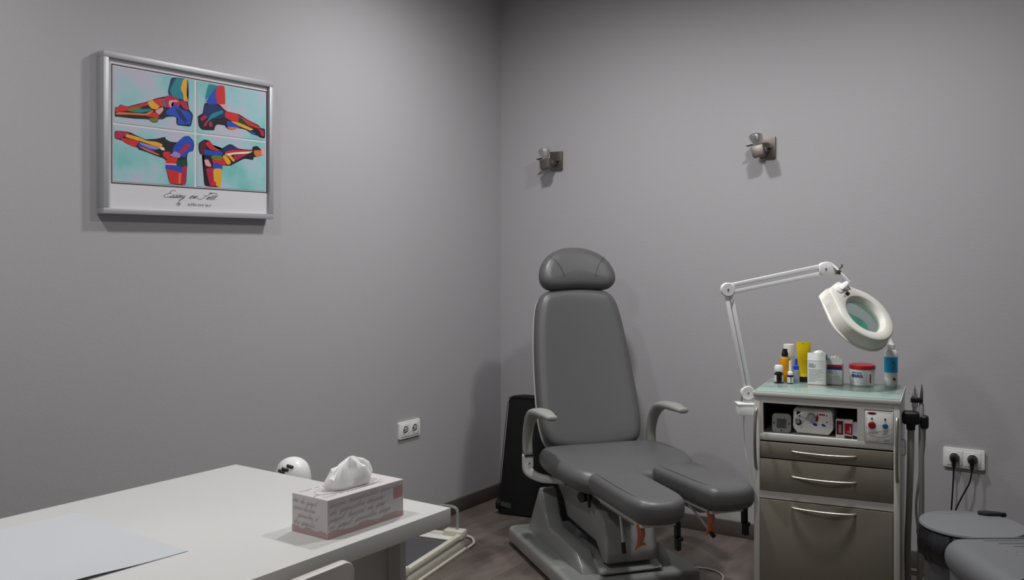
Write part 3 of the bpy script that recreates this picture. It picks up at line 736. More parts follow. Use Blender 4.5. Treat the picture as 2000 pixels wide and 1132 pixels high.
# backrest on a tilted plane: u across, v up
def tilt(y, z, a): return Matrix.Translation((0, y, z)) @ Matrix.Rotation(R(90 - a), 4, 'X')
TB = tilt(.262, .475, 19) @ Matrix.Translation((.012, 0, 0)) @ Matrix.Diagonal((1.03, 1.025, 1, 1))
bo = [(-.13, -.002), (0, -.008), (.13, -.002), (.205, .02), (.232, .08), (.238, .18), (.232, .32), (.222, .46), (.205, .60), (.185, .68), (.15, .722), (.08, .738), (0, .742), (-.08, .738), (-.15, .722), (-.185, .68), (-.205, .60), (-.222, .46), (-.232, .32), (-.238, .18), (-.232, .08), (-.205, .02)]
def back_warp(c): return (c.x * (1 + .03 * c.y / .74) + .008 * c.y / .74, c.y, c.z + .030 * (c.x / .23) ** 2 - .018 * math.sin((c.y) / .74 * PI) )
MB().cushion(bo, .100, .042, crown=.0, T=TB, warp=back_warp).build('backrest', 'leather', tc_)
shell = MB().cushion([(x * .985 + (0), y) for x, y in bo], .020, .009, T=TB @ Matrix.Translation((-.003, 0, -.086)), warp=lambda c: (c.x * .985 + .006 * c.y / .74, c.y, c.z + .028 * (c.x / .23) ** 2 - .018 * math.sin(c.y / .74 * PI)))
shell.build('back_shell', 'white_metal', tc_)
MB().box(-.05, .05, .20, .42, .37, .40, bev=.004).box(-.05, .05, .39, .42, .37, .62, bev=.004).build('back_support', 'black', tc_)
# headrest
TH = TB @ Matrix.Translation((.018, -.010, .022))
ho = [(-.10, .742), (0, .748), (.10, .742), (.152, .745), (.182, .772), (.186, .818), (.165, .873), (.12, .918), (.06, .944), (0, .951), (-.06, .944), (-.12, .918), (-.165, .873), (-.186, .818), (-.182, .772), (-.152, .745)]
def head_warp(c): return (c.x, c.y, c.z + .02 * (c.x / .18) ** 2)
hd = MB().cushion(ho, .10, .045, crown=.004, T=TH, warp=head_warp).build('headrest', 'leather', tc_)
def on(T, x, y, z): return T @ Vector((x, y, z))
for s in (-1, 1):
    MB().tube([on(TH, s * .138, .893, .0125), on(TH, s * .112, .868, .0125), on(TH, s * .090, .835, .0105), on(TH, s * .078, .795, .0085)], .0009, n=6).build('seam', 'seam', hd)
MB().box(-.03, .03, -.01, .01, 0, .16, bev=.003, T=TB @ Matrix.Translation((0, .70, -.06)) @ Matrix.Rotation(R(-90), 4, 'X')).build('headrest_post', 'black', tc_)
# arm rests
for s in (-1, 1):
    X = -.318 if s < 0 else .285
    ap = MB()
    path = [(X, .252, .47), (X, .258, .53), (X, .240, .595), (X, .200, .645), (X, .135, .675), (X, .04, .684), (X, -.055, .680)]
    ap.sweep(path, [.021, .021, .023, .028, .036, .036, .024], [.024, .023, .022, .021, .017, .017, .012], side=(1, 0, 0), n=24, power=2.5)
    ao = ap.build('armrest', 'arm_pl', tc_, ang=60)
    MB().box(X - .0215, X + .0215, .227, .277, .466, .470).build('joint_ring', 'black', ao)
    br = MB()
    k = -s
    br.sweep([(X, .252, .468), (X, .252, .43), (X + k * .004, .248, .395), (X + k * .045, .22, .370), (X + k * .11, .17, .366), (X + k * .16, .13, .372)], [.021, .021, .021, .021, .022, .024], [.024, .024, .022, .018, .014, .010], side=(0, 1, 0), n=20, power=3.2)
    bo_ = br.build('arm_bracket', 'white_metal', tc_, ang=60)
    MB().cyl((X - .0, .2275, .435), (X, .2255, .435), .003).build('bracket_bolt', 'black', bo_)
# leg rests
def leg_rest(x, y0, name, z0, drop, yaw, L=.475, W=.212):
    a = math.atan2(drop, L)
    T = Matrix.Translation((x, y0, z0)) @ Matrix.Rotation(R(yaw), 4, 'Z') @ Matrix.Rotation(a, 4, 'X')
    w = W / 2
    o = [(-w + .01, .0), (0, .012), (w - .01, .0), (w, -.05), (w, -.22), (w - .002, -.38), (w - .02, -.445), (w - .06, -L + .004), (0, -L), (-w + .06, -L + .004), (-w + .02, -.445), (-w + .002, -.38), (-w, -.22), (-w, -.05)]
    p = empty(name, (0, 0, 0)); p.parent = tc_
    c = MB().cushion(o, .088, .032, crown=-.004, T=T, warp=lambda q: (q.x, q.y, q.z + .010 * (q.x / w) ** 2)).build('pad', 'leather', p)
    # seam along the outer top edge on both sides
    for s in (-1,):
        MB().tube([on(T, s * (w - .021), -.045, .0045), on(T, s * (w - .020), -.16, .0062), on(T, s * (w - .021), -.30, .0058), on(T, s * (w - .026), -.375, .0050), on(T, s * (w - .042), -.418, .0022)], .0008, n=6).build('seam', 'seam', c)
    MB().box(-w * .70, w * .70, -L + .05, -.02, -.100, -.086, bev=.004, T=T).build('under_tray', 'white_metal', p)
    MB().box(-.035, .035, -.26, .06, -.135, -.100, bev=.004, T=T).build('slide_rail', 'hous_pl', p)
    lv = MB().cyl(on(T, -w * .72, -.25, -.10), on(T, -w * .72 - (.0 if x < 0 else -.07), -.275, -.195), .0045).build('lever', 'chrome', p)
    e = on(T, -w * .72 - (.0 if x < 0 else -.07), -.275, -.195)
    d = (e - on(T, -w * .72, -.25, -.10)).normalized()
    MB().cyl(e - d * .005, e + d * .035, .0075, .009).build('lever_grip', 'black', lv)
    ft_ = MB()
    ft_.box(.062, .080, -L + .045, -L + .070, -.150, -.085, bev=.004, T=T).box(.056, .074, -L + .03, -L + .055, -.185, -.14, bev=.004, T=T).box(.072, .086, -L + .04, -L + .055, -.155, -.14, bev=.002, T=T)
    ft_.build('foot_stop', 'black', p)
    tg = MB()
    tg.prism([(-.085, -.088), (-.055, -.088), (-.05, -.125), (-.058, -.15), (-.045, -.162), (-.07, -.165), (-.095, -.18), (-.083, -.155), (-.08, -.125)], -L + .062, -L + .066, bev=.001, T=T @ Matrix(((1, 0, 0, 0), (0, 0, 1, 0), (0, 1, 0, 0), (0, 0, 0, 1))))
    tg.build('orange_tab', 'orange', p)
    return p
l1 = leg_rest(-.135, -.258, 'leg_rest', .492, -.004, -1.5)
l2 = leg_rest(.163, -.205, 'leg_rest', .492, -.009, 1, L=.46)
# knobs
kb = MB().cyl((-.175, -.10, .365), (-.215, -.115, .362), .024, .022, n=8).cyl((-.175, -.10, .365), (-.16, -.095, .366), .01)
kb.build('clamp_knob', 'black', tc_)
MB().box(-.20, -.188, -.16, -.145, .33, .41, bev=.003).cyl((-.20, -.15, .412), (-.225, -.155, .405), .012).build('release_lever', 'black', tc_)
tag(MB().tube([cw(.74, 4.02) + (.02,), cw(.80, 4.06) + (.004,), cw(.86, 4.03) + (.004,), cw(.885, 3.95) + (.004,), cw(.84, 3.84) + (.004,)], .0035).build('floor_cord', 'cable_w'), 'thin pale cable curling on the floor to the right of the treatment chair base', 'cable')
tag(MB().tube([cw(.715, 3.93) + (.006,), cw(.76, 3.88) + (.006,), cw(.83, 3.80) + (.006,)], .005).build('floor_cord', 'cable_b'), 'black cord running out from under the right corner of the treatment chair base', 'cable')

# ------------------------------------------------------------------ black case in the corner
bg = empty('keyboard_case', (.200, -.315, 0), R(9), 'tall black fabric carrying case standing in the room corner behind the treatment chair', 'case')
TBG = Matrix.Rotation(R(-6), 4, 'X')
bp = MB().prism([(-.008, .02), (.0, .0), (.42, .0), (.428, .02), (.405, .58), (.385, .612), (.06, .615), (.035, .605), (.028, .58)], -.13, 0, bev=.018, seg=3, T=TBG @ Matrix.Rotation(R(90), 4, 'X') )
bp.build('case_body', 'fabric_bk', bg)
MB().prism([(.006, .045), (.070, .035), (.070, .060), (.006, .068)], .0, .003, T=TBG @ Matrix.Rotation(R(90), 4, 'X') @ Matrix.Translation((0, 0, .0005))).build('side_label', 'label_gr', bg)
MB().tube([on(TBG, .004, -.004, .01), on(TBG, .0, -.005, .1), on(TBG, .022, -.005, .5), on(TBG, .035, -.005, .585), on(TBG, .065, -.005, .605), on(TBG, .38, -.005, .602)], .0018, n=6).build('piping', 'rubber', bg)
MB().cyl((-.014, .02, .05), (.01, .02, .05), .03).build('wheel', 'rubber', bg)

# ------------------------------------------------------------------ trolley cabinet
CR = YAW + R(-25)
cb = empty('trolley_cabinet', cw(.8978, 3.4953) + (0,), CR, 'white podiatry trolley cabinet with three taupe drawers and open shelf', 'cabinet')
CWD, CDP = .5015, .38
ca = MB()
ca.box(0, .0215, .0, CDP, .05, .8315, bev=.002).box(.480, CWD, .0, CDP, .05, .8315, bev=.002)
ca.box(.0215, .480, CDP - .012, CDP, .05, .83)
ca.box(.0215, .480, 0, .03, .8095, .8315).box(.0215, .480, .0, CDP - .012, .672, .697, bev=.001)
ca.box(.0215, .0325, 0, .02, .697, .8095).box(.361, .3855, 0, .02, .697, .8095)
ca.box(.3855, .480, .010, .02, .697, .8095)
ca.box(.0215, .480, 0, .02, .4585, .4865).box(.0215, .480, 0, .02, .05, .085)
ca.build('carcass', 'cab_white', cb)
MB().box(.023, .026, .02, .366, .698, .826).box(.361, .364, .02, .366, .698, .826).box(.026, .361, .30, .304, .698, .826).build('shelf_lining', 'dark_in', cb)
MB().box(-.004, CWD + .004, -.003, CDP + .004, .8325, .8485, bev=.002).build('top_board', 'cab_white', cb)
MB().box(.001, CWD - .001, .002, CDP - .001, .8486, .8512, bev=.0008).build('glass_top', 'glass_top', cb)
for i, (z0, z1, hz) in enumerate(((.6085, .6662, .640), (.488, .6045, .5475), (.09, .4548, .435))):
    d = MB().box(.0225, .479, -.003, .016, z0, z1, bev=.0015).build('drawer_front', 'taupe', cb)
    MB().box(.03, .47, .016, .30, z0 + .004, z1 - .01).build('drawer_box', 'dark_in', d)
    MB().tube([(.137, -.001, hz), (.145, -.010, hz), (.19, -.021, hz), (.247, -.026, hz), (.304, -.021, hz), (.348, -.010, hz), (.356, -.001, hz)], .0042, flat=.75).build('handle', 'satin', d)
for x in (.0085, .4925):
    MB().tube([(x, -.001, .785), (x, -.012, .772), (x, -.024, .73), (x, -.029, .675), (x, -.024, .62), (x, -.012, .578), (x, -.001, .565)], .0055).build('grab_handle', 'grab', cb)
# control panel plate
pf_ = MB().box(.387, .4805, -.002, .008, .6965, .8065, bev=.001).build('control_panel', 'white_pl', cb)
def cf_(u, v, off): return (.387 + u, -.002 - off, .6965 + v)
ln = MB()
ln.strip(rrect(.004, .0895, .004, .106, .006), .0008, cf_, .0002, 1, True); ln.strip(rrect(-.0005, .094, -.0005, .1105, .001), .001, cf_, .0002, 1, True)
ln.strip([(.004, .051), (.02, .042), (.047, .039), (.075, .044), (.0895, .052)], .0009, cf_, .0003)
ln.strip([(.004, .031), (.02, .023), (.047, .019), (.075, .024), (.0895, .033)], .0009, cf_, .0003)
ln.strip([(.038, .006), (.05, .014), (.06, .012), (.068, .008), (.078, .012), (.084, .017), (.088, .022)], .0005, cf_, .0003)
ln.text('ON/OFF', .0095, cf_, .010, .0295, .0003)
ln.strip([(.058, .028), (.066, .036), (.074, .041)], .001, cf_, .0003, 1); ln.strip([(.060, .036), (.066, .030), (.076, .034), (.068, .038)], .0008, cf_, .0003, 1)
ln.text('CLASIC', .007, cf_, .062, .0065, .0003, sx=.9)
ln.build('panel_print', 'ink', pf_)
TX = lambda x, z: Matrix.Translation((x, -.002, z)) @ Matrix.Rotation(R(90), 4, 'X')
MB().lathe([(0, .0004), (1, .0004)], 24, T=Matrix.Translation((.410, -.002, .7975)) @ Matrix.Rotation(R(90), 4, 'X') @ Matrix.Diagonal((.015, .004, 1, 1))).build('panel_logo', 'crim', pf_)
MB().lathe([(0, .006), (.010, .006), (.0125, .004), (.013, 0)], 24, T=TX(.410, .7565)).build('power_button', 'crim', pf_)
MB().lathe([(0, .006), (.007, .006), (.009, .004), (.0095, 0)], 24, T=TX(.4535, .7565)).build('spray_button', 'bluebtn', pf_)
MB().lathe([(0, .003), (.003, .002), (.0035, 0)], 16, T=TX(.410, .779)).build('indicator_lamp', 'art_green', pf_)
MB().lathe([(0, .003), (.003, .002), (.0035, 0)], 16, T=TX(.4535, .779)).build('indicator_lamp', 'black', pf_)
# castors
for x in (.05, .45):
    for y in (.05, .33):
        MB().cyl((x - .01, y, .026), (x + .01, y, .026), .025).box(x - .014, x + .014, y - .01, y + .01, .03, .052).build('castor', 'rubber', cb)
# side holder with hand pieces
MB().tube([(.502, .07, .70), (.512, .07, .70), (.516, .07, .69), (.516, .07, .655), (.512, .07, .645), (.502, .07, .645)], .003).build('side_hook', 'white_metal', cb)
hb = MB().box(.502, .560, .125, .18, .744, .790, bev=.010, seg=3).box(.516, .546, .137, .168, .722, .748, bev=.006)
hb.build('tool_holder', 'black', cb)
MB().box(.530, .5715, .14, .165, .823, .840, bev=.003).build('holder_clip', 'black', cb)
MB().box(.561, .590, .135, .172, .730, .778, bev=.010, seg=3).build('tool_holder', 'black', cb)
CG = 'hand pieces on the side of the trolley cabinet'
hp = empty('drill_handpiece', (0, 0, 0), 0, 'silver drill handpiece in the black holder nearest the cabinet side', 'handpiece', CG); hp.location = cb.location; hp.rotation_euler = cb.rotation_euler
MB().lathe([(.0075, 0), (.008, .03), (.0105, .032), (.0105, .048), (.008, .052), (.0095, .056), (.0095, .075), (.006, .085), (.0045, .098), (.002, .099), (.002, .108), (0, .108)], 20, T=Matrix.Translation((.544, .152, .775))).build('handpiece_body', 'chrome', hp)
MB().tube([(.531, .152, .722), (.530, .152, .62), (.525, .15, .45), (.520, .15, .28), (.525, .15, .12), (.54, .17, .02)], .011, rs=[.012, .012, .011, .011, .011, .011]).build('hose', 'hose', hp)
h2 = empty('spray_handpiece', cb.location, cb.rotation_euler[2], 'pointed grey handpiece standing behind the silver drill handpiece', 'handpiece', CG)
MB().lathe([(.0095, 0), (.0095, .05), (.0085, .10), (.007, .105)], 20, T=Matrix.Translation((.566, .15, .716))).build('handpiece_body', 'grey_pl', h2)
MB().prism([(-.0065, 0), (.0065, 0), (.0055, .03), (.002, .052), (.0, .052)], -.004, .004, bev=.001, T=Matrix.Translation((.566, .15, .838)) @ Matrix.Rotation(R(90), 4, 'X')).build('pointed_tip', 'steel', h2)
MB().tube([(.566, .15, .718), (.566, .15, .60), (.566, .155, .45), (.562, .15, .30), (.56, .15, .15), (.57, .17, .02)], .009, rs=[.0095] * 6).build('hose', 'hose', h2)
h3 = tag(MB().tube([(.577, .153, .732), (.574, .155, .66), (.56, .16, .56), (.548, .165, .45), (.556, .16, .36), (.572, .16, .28), (.565, .16, .18), (.56, .17, .06)], .0045).build('spiral_hose', 'hose'), 'thin curling grey hose hanging between the two handpiece hoses', 'hose')
h3.location = cb.location; h3.rotation_euler = cb.rotation_euler

# ------------------------------------------------------------------ things in the open shelf
def cabloc(x, y, z): return cb.matrix_basis @ Vector((x, y, z)) if False else Matrix.LocRotScale(cb.location, cb.rotation_euler, None) @ Vector((x, y, z))
th = empty('room_thermometer', cabloc(.0945, .030, .6972), CR + R(4), 'small square grey digital display standing in the cabinet shelf', 'thermometer')
MB().prism(rrect(-.034, .034, 0, .070, .013), -.018, 0, bev=.003, T=Matrix.Rotation(R(90), 4, 'X') @ Matrix.Translation((0, 0, 0))).build('case', 'grey_pl', th)
MB().box(-.017, .017, -.0012, .001, .017, .052, bev=.0005).build('display', 'lcd', th)
b = MB()
for x, z in ((-.027, .035), (.027, .035), (0, .009)): b.lathe([(0, .001), (.0028, .001)], 10, T=Matrix.Translation((x, 0, z)) @ Matrix.Rotation(R(90), 4, 'X'))
b.build('button', 'black', th)
cu = empty('pedicure_control_unit', cabloc(.205, .032, .6972), CR - R(3), 'ivory pedicure control unit with round silver dial in the cabinet shelf', 'control unit')
MB().prism([(-.056, .004), (.056, .004), (.071, .026), (.069, .088), (.062, .096), (-.062, .096), (-.069, .088), (-.071, .026)], -.12, 0, bev=.004, seg=3, T=Matrix.Rotation(R(90), 4, 'X')).build('casing', 'white_pl', cu)
def uf(u, v, off): return (u, -off, v)
fp = MB().box(-.062, .062, -.0018, .001, .030, .088, bev=.001).build('front_plate', 'white_pl', cu)
ln = MB(); ln.strip([(-.052, .058), (-.04, .064), (-.02, .058), (.0, .045), (.02, .041)], .0013, uf, .0022); ln.build('panel_print', 'navy_pr', fp)
MB().lathe([(0, .018), (.0135, .018), (.0155, .014), (.0165, 0)], 28, T=Matrix.Translation((-.004, -.0018, .0655)) @ Matrix.Rotation(R(90), 4, 'X')).build('dial', 'alu', fp)
MB().box(-.0055, -.0025, -.0215, -.019, .054, .077, bev=.0008, T=Matrix.Translation((-.004, 0, .0655)) @ Matrix.Rotation(R(20), 4, 'Y') @ Matrix.Translation((.004, 0, -.0655))).build('dial_pointer', 'offwhite', fp)
MB().prism([(.010, .048), (.020, .055), (.0215, .068), (.016, .078), (.013, .066)], .0, .0004, T=Matrix.Rotation(R(90), 4, 'X') @ Matrix.Translation((0, 0, .0019))).poly([(.022, .080), (.044, .080), (.044, .0745), (.022, .0745)], uf, .0022).build('red_marking', 'red_pr', fp)
MB().box(-.057, -.044, -.0035, -.001, .066, .084, bev=.001).build('rocker_switch', 'black', fp)
b = MB()
for x, z in ((.05, .075), (.05, .052)): b.lathe([(0, .001), (.0025, .001)], 10, T=Matrix.Translation((x, -.0018, z)) @ Matrix.Rotation(R(90), 4, 'X'))
b.build('jack_socket', 'black', fp)
for x in (.008, .038):
    MB().poly([(x - .008, .041), (x - .003, .045), (x + .003, .044), (x + .010, .036), (x + .002, .034), (x - .004, .037)], uf, .0022).build('tool_symbol', 'art_blue', fp)
MB().lathe([(0, .003), (.0105, .003), (.011, 0)], 24, T=Matrix.Translation((-.050, -.0018, .044)) @ Matrix.Rotation(R(90), 4, 'X')).build('cable_jack', 'black', fp)
MB().cyl((-.050, -.003, .046), (-.053, -.022, .052), .0075).build('cable_plug', 'grey_pl', cu)
MB().tube([(-.053, -.020, .053), (-.055, -.028, .060), (-.045, -.030, .075), (-.020, -.026, .084), (.005, -.022, .088), (.012, -.012, .090)], .0022).build('cable', 'cable_w', cu)
def small_box(name, x0, x1, y, h, d, mm, label, cat, group=None, rz=0, z=.6972):
    r = empty(name, cabloc((x0 + x1) / 2, y, z), CR + R(rz), label, cat, group); w = (x1 - x0) / 2
    MB().box(-w, w, 0, d, 0, h, bev=.0006, seg=1).build('carton', mm, r); return r, w
r, w = small_box('red_carton', .2865, .3145, .022, .066, .022, 'white_pl', 'left one of two small red and white cartons in the cabinet shelf', 'box', 'red cartons in the cabinet shelf')
MB().poly([(-w + .002, .012), (w - .003, .012), (w - .003, .062), (-w + .002, .062)], uf, .0003).build('red_print', 'art_maroon', r); MB().poly([(-.005, .018), (.005, .018), (.005, .048), (-.005, .048)], uf, .0005).build('pale_print', 'stamp', r)
MB().poly([(-.007, .003), (.008, .001), (.011, .006), (.004, .010), (-.004, .010)], uf, .0005).build('white_print', 'paper', r)
r, w = small_box('red_carton', .3160, .3440, .018, .067, .022, 'white_pl', 'right one of two small red and white cartons in the cabinet shelf', 'box', 'red cartons in the cabinet shelf')
MB().poly([(-w + .001, .016), (w - .001, .013), (w - .001, .055), (-w + .001, .055)], uf, .0003).build('red_print', 'red_pr', r)
MB().text('10', .009, uf, -.008, .022, .0005).poly([(.004, .020), (.007, .020), (.008, .035), (.006, .048), (.004, .035)], uf, .0005).build('white_print', 'paper', r)
MB().poly([(-w + .001, .0005), (w - .001, .0005), (w - .001, .010), (-w + .001, .012)], uf, .0004).build('dark_print', 'plug_hole', r)
r, w = small_box('pale_carton', .3450, .3605, .018, .060, .022, 'print', 'pale carton with dark lower edge at the right end of the cabinet shelf', 'box')
MB().poly([(-w, .0005), (w, .0005), (w, .010), (-w, .014)], uf, .0004).build('dark_print', 'black', r)

# ------------------------------------------------------------------ things on the cabinet
ZT = .8513
def facing(px): return YAW - math.atan((px - 1000) / FPX)
def stand(name, px, py, label, cat, group=None):
    p = at(px, py, ZT); return empty(name, p, facing(px), label, cat, group)
BG = 'bottles on the trolley cabinet'
def label_band(parent, r, z0, z1, m, a0=-60, a1=60, name='label'):
    n = 14; b = MB(); t = bmesh.new(); lo = []; hi = []
    for k in range(n + 1):
        a = R(-90 + a0 + (a1 - a0) * k / n); lo.append(t.verts.new((r * math.cos(a), r * math.sin(a), z0))); hi.append(t.verts.new((r * math.cos(a), r * math.sin(a), z1)))
    for k in range(n): t.faces.new((lo[k], lo[k + 1], hi[k + 1], hi[k]))
    b.add(t); return b.build(name, m, parent)
r = stand('tincture_bottle', 1521, 747.5, 'small dark brown bottle with white cap, at front left of the cabinet top', 'bottle', BG)
MB().lathe([(0, 0), (.016, 0), (.0175, .002), (.0175, .034), (.015, .040), (.010, .043), (.010, .047), (0, .047)], 28).build('bottle_body', 'brown_gl', r)
MB().lathe([(0, .046), (.0158, .046), (.0165, .048), (.0165, .064), (.014, .070), (.003, .071), (0, .071)], 28).build('cap', 'white_pl', r)
label_band(r, .0177, .006, .032, 'print', -85, -28); label_band(r, .0177, .006, .032, 'print', 42, 85)
r = stand('antiseptic_bottle', 1533, 745, 'amber orange bottle with black nozzle cap on the cabinet top', 'bottle', BG)
MB().lathe([(0, 0), (.018, 0), (.020, .003), (.020, .040), (.0185, .05), (.020, .06), (.0215, .08), (.019, .092), (.012, .098), (0, .098)], 28).build('bottle_body', 'amber', r)
MB().lathe([(0, .094), (.0135, .094), (.0135, .1), (0, .1)], 28).build('collar', 'offwhite', r)
MB().lathe([(0, .099), (.0125, .099), (.0125, .114), (.010, .118), (.009, .130), (0, .130)], 28).build('cap', 'black', r)
r = stand('aerosol_bottle', 1541, 741.5, 'tall clear bottle with tall white cap, rearmost on the cabinet top left', 'bottle', BG)
MB().lathe([(0, 0), (.0205, 0), (.0215, .003), (.0215, .092), (.0205, .096), (0, .096)], 28).build('bottle_body', 'frost_pl', r)
MB().lathe([(0, .096), (.0215, .096), (.0215, .140), (.0205, .143), (0, .143)], 28).build('cap', 'offwhite', r)
r = stand('nail_tincture_bottle', 1543.5, 748.5, 'tiny dark bottle with long white pointed cap at the cabinet front edge', 'bottle', BG)
MB().lathe([(0, 0), (.0115, 0), (.0125, .002), (.0125, .030), (.009, .035), (0, .035)], 24).build('bottle_body', 'brown_gl', r)
MB().lathe([(0, .034), (.0105, .034), (.0105, .044), (.006, .048), (.0055, .060), (.0048, .088), (0, .089)], 24).build('cap', 'white_pl', r)
label_band(r, .0127, .004, .026, 'print', -80, 5); label_band(r, .0127, .004, .026, 'print', 18, 80)
r = stand('dropper_bottle', 1555, 747, 'small clear dropper bottle with bright blue cap on the cabinet top', 'bottle', BG)
MB().lathe([(0, 0), (.013, 0), (.014, .002), (.014, .045), (.010, .052), (0, .053)], 24).build('bottle_body', 'clear_pl', r)
MB().lathe([(0, .052), (.0105, .052), (.0105, .066), (.006, .070), (.0048, .090), (.002, .097), (0, .097)], 24).build('cap', 'blue_pl', r)
r = stand('cream_tube', 1569.5, 745, 'bright yellow cream tube standing on its black cap', 'tube')
MB().lathe([(0, 0), (.0165, 0), (.0175, .001), (.0175, .022), (0, .022)], 28).build('cap', 'black', r)
t = bmesh.new(); rings = []
for k in range(11):
    f = k / 10; z = .022 + .125 * f; rx = .0195 + .0075 * f; ry = .0195 * (1 - f) + .0012 * f
    rings.append([t.verts.new((rx * math.cos(2 * PI * j / 28), ry * math.sin(2 * PI * j / 28), z)) for j in range(28)])
rings.append([t.verts.new((.027 * math.cos(2 * PI * j / 28), .0012 * math.sin(2 * PI * j / 28), .157)) for j in range(28)])
for a, b2 in zip(rings, rings[1:]):
    for j in range(28): t.faces.new((a[j], a[(j + 1) % 28], b2[(j + 1) % 28], b2[j]))
t.faces.new(rings[0][::-1]); t.faces.new(rings[-1]); b = MB(); b.add(t); b.build('tube_body', 'yellow', r)
b = MB()
for k in range(4): b.box(-.004 + k * .0045, -.003 + k * .0045, -.0215, -.0205, .035, .09)
b.lathe([(0, .0), (.002, 0)], 10, T=Matrix.Translation((-.002, -.0022, .151)) @ Matrix.Rotation(R(90), 4, 'X')).build('tube_print', 'ink', r)
def carton(px0, px1, py, h, d, label, nm):
    a = at(px0, py, ZT); c = at(px1, py, ZT); w = (c - a).length / 2; m_ = (a + c) / 2
    r = empty(nm, m_, facing((px0 + px1) / 2) - R(8), label, 'box', 'white cartons on the cabinet')
    b = MB(); b.box(-w, w, 0, .0008, 0, h).box(-w, w, d - .0008, d, 0, h).box(-w, -w + .0008, 0, d, 0, h).box(w - .0008, w, 0, d, 0, h).box(-w, w, 0, d, 0, .001)
    b.build('carton', 'paper', r); return r, w
r, w = carton(1577.5, 1612.5, 751.5, .094, .045, 'taller open white carton of adhesive dressing with crumpled wrapper on top', 'dressing_carton')
MB().poly([(-w, .0), (w, .0), (w, .002), (-w, .002)], uf, .0002).build('red_edge', 'red_pr', r)
b = MB()
for z, l in ((.079, .018), (.0735, .026), (.068, .024)): b.box(-w + .005, -w + .005 + l, -.0004, -.0001, z, z + .0022)
b.build('heading_print', 'ink_gr', r)
b = MB()
for k in range(9): b.box(-w + .005, -w + (.055, .050, .057, .045, .054, .05, .04, .056, .03)[k], -.0004, -.0001, .058 - k * .0055, .0588 - k * .0055)
b.build('fine_print', 'ink_gr', r)
MB().box(-w, w, -.014, -.0132, 0, .030, bev=0, T=Matrix.Translation((0, 0, .094)) @ Matrix.Rotation(R(-12), 4, 'X') @ Matrix.Translation((0, .0135, 0))).build('open_flap', 'paper', r)
MB().box(w - .0008, w, 0, .042, 0, .022, T=Matrix.Translation((0, 0, .094)) @ Matrix.Translation((0, 0, 0))).build('side_flap', 'navy_pr', r)
random.seed(3)
def wad(sx, sy, sz, parent, name, mm, loc, seed):
    random.seed(seed); t = bmesh.new(); bmesh.ops.create_icosphere(t, subdivisions=3, radius=1)
    for v in t.verts:
        k = 1 + random.uniform(-.16, .16) + .12 * math.sin(v.co.x * 7 + seed) * math.cos(v.co.y * 6)
        v.co = Vector((v.co.x * sx * k, v.co.y * sy * k, v.co.z * sz * k)) + Vector(loc)
    b = MB(); b.add(t); return b.build(name, mm, parent, ang=10)
wad(.028, .018, .022, r, 'wrapper', 'paper', (.008, .024, .108), 5)
r, w = carton(1615, 1644, 751.5, .080, .045, 'smaller open white carton with red and blue stripe, beside the taller carton', 'plaster_carton')
MB().poly([(-w, .0), (w, .0), (w, .002), (-w, .002)], uf, .0002).poly([(-w, .070), (w, .070), (w, .078), (-w, .078)], uf, .0002).build('red_stripe', 'red_pr', r)
MB().poly([(-w, .059), (w, .059), (w, .070), (-w, .070)], uf, .0003).build('blue_stripe', 'navy_pr', r)
b = MB(); b.box(-w + .003, -w + .017, -.0004, -.0001, .052, .0545).build('red_lettering', 'red_pr', r)
b = MB(); b.box(-w + .003, -w + .024, -.0004, -.0001, .046, .0485)
for k in range(3): b.box(-w + .004, w - .01, -.0004, -.0001, .034 - k * .006, .0345 - k * .006)
b.build('fine_print', 'ink_gr', r)
MB().box(-w, w, -.014, -.0132, 0, .024, T=Matrix.Translation((0, 0, .080)) @ Matrix.Rotation(R(-10), 4, 'X') @ Matrix.Translation((0, .0135, 0))).build('open_flap', 'paper', r)
wad(.022, .016, .018, r, 'wrapper', 'paper', (.0, .024, .092), 9)
# cream pot
r = stand('cream_pot', 1684, 751, 'white cream pot with red lid standing on the cabinet top', 'pot')
MB().lathe([(0, 0), (.042, 0), (.0445, .003), (.0455, .03), (.0470, .064), (0, .064)], 44).build('pot_body', 'white_pl', r)
MB().lathe([(0, .080), (.043, .080), (.0475, .078), (.0487, .074), (.0487, .066), (.0478, .063), (0, .063)], 44).build('lid', 'red', r)
def wrap(rad, a_off=0):
    def f(u, v, off):
        a = R(-90 + a_off) + u / rad; rr_ = rad + off + .0003; return (rr_ * math.cos(a), rr_ * math.sin(a), v)
    return f
wf = wrap(.0462, -8)
b = MB(); b.text('INSTITUTO', .0092, wf, -.015, .047, .0003, align='CENTER', sx=.85, bold=.0003); b.text('ESPAÑOL', .0145, wf, -.015, .0335, .0003, align='CENTER', sx=.8, bold=.0008); b.build('lettering', 'navy_pr', r)
b = MB(); b.poly([(.0285, .012), (.034, .012), (.034, .048), (.0285, .046)], wrap(.0465), .0003); b.build('red_marking', 'red_pr', r)
# pump bottle
r = stand('lotion_bottle', 1740, 753, 'white lotion bottle with blue label, rightmost on the cabinet top', 'bottle', BG)
MB().lathe([(0, 0), (.0225, 0), (.0245, .003), (.0245, .030), (.0235, .034), (.0240, .038), (.0245, .115), (.0235, .128), (.018, .137), (.012, .141), (.012, .144), (0, .144)], 36).build('bottle_body', 'white_pl', r)
MB().lathe([(0, .143), (.0145, .143), (.0145, .158), (.011, .162), (.008, .166), (.0045, .176), (.003, .181), (0, .181)], 28).build('cap', 'white_pl', r)
label_band(r, .0249, .053, .112, 'cyan_lb', -95, 80)
b = MB(); b.text('2', .045, wrap(.0252), .0, .064, .0004, sx=.9); b.build('lettering', 'art_teal', r)
b = MB(); b.poly([(.007, .024), (.020, .024), (.013, .036), (.009, .033)], wrap(.0247), .0004); b.build('printed_mark', 'art_maroon', r)

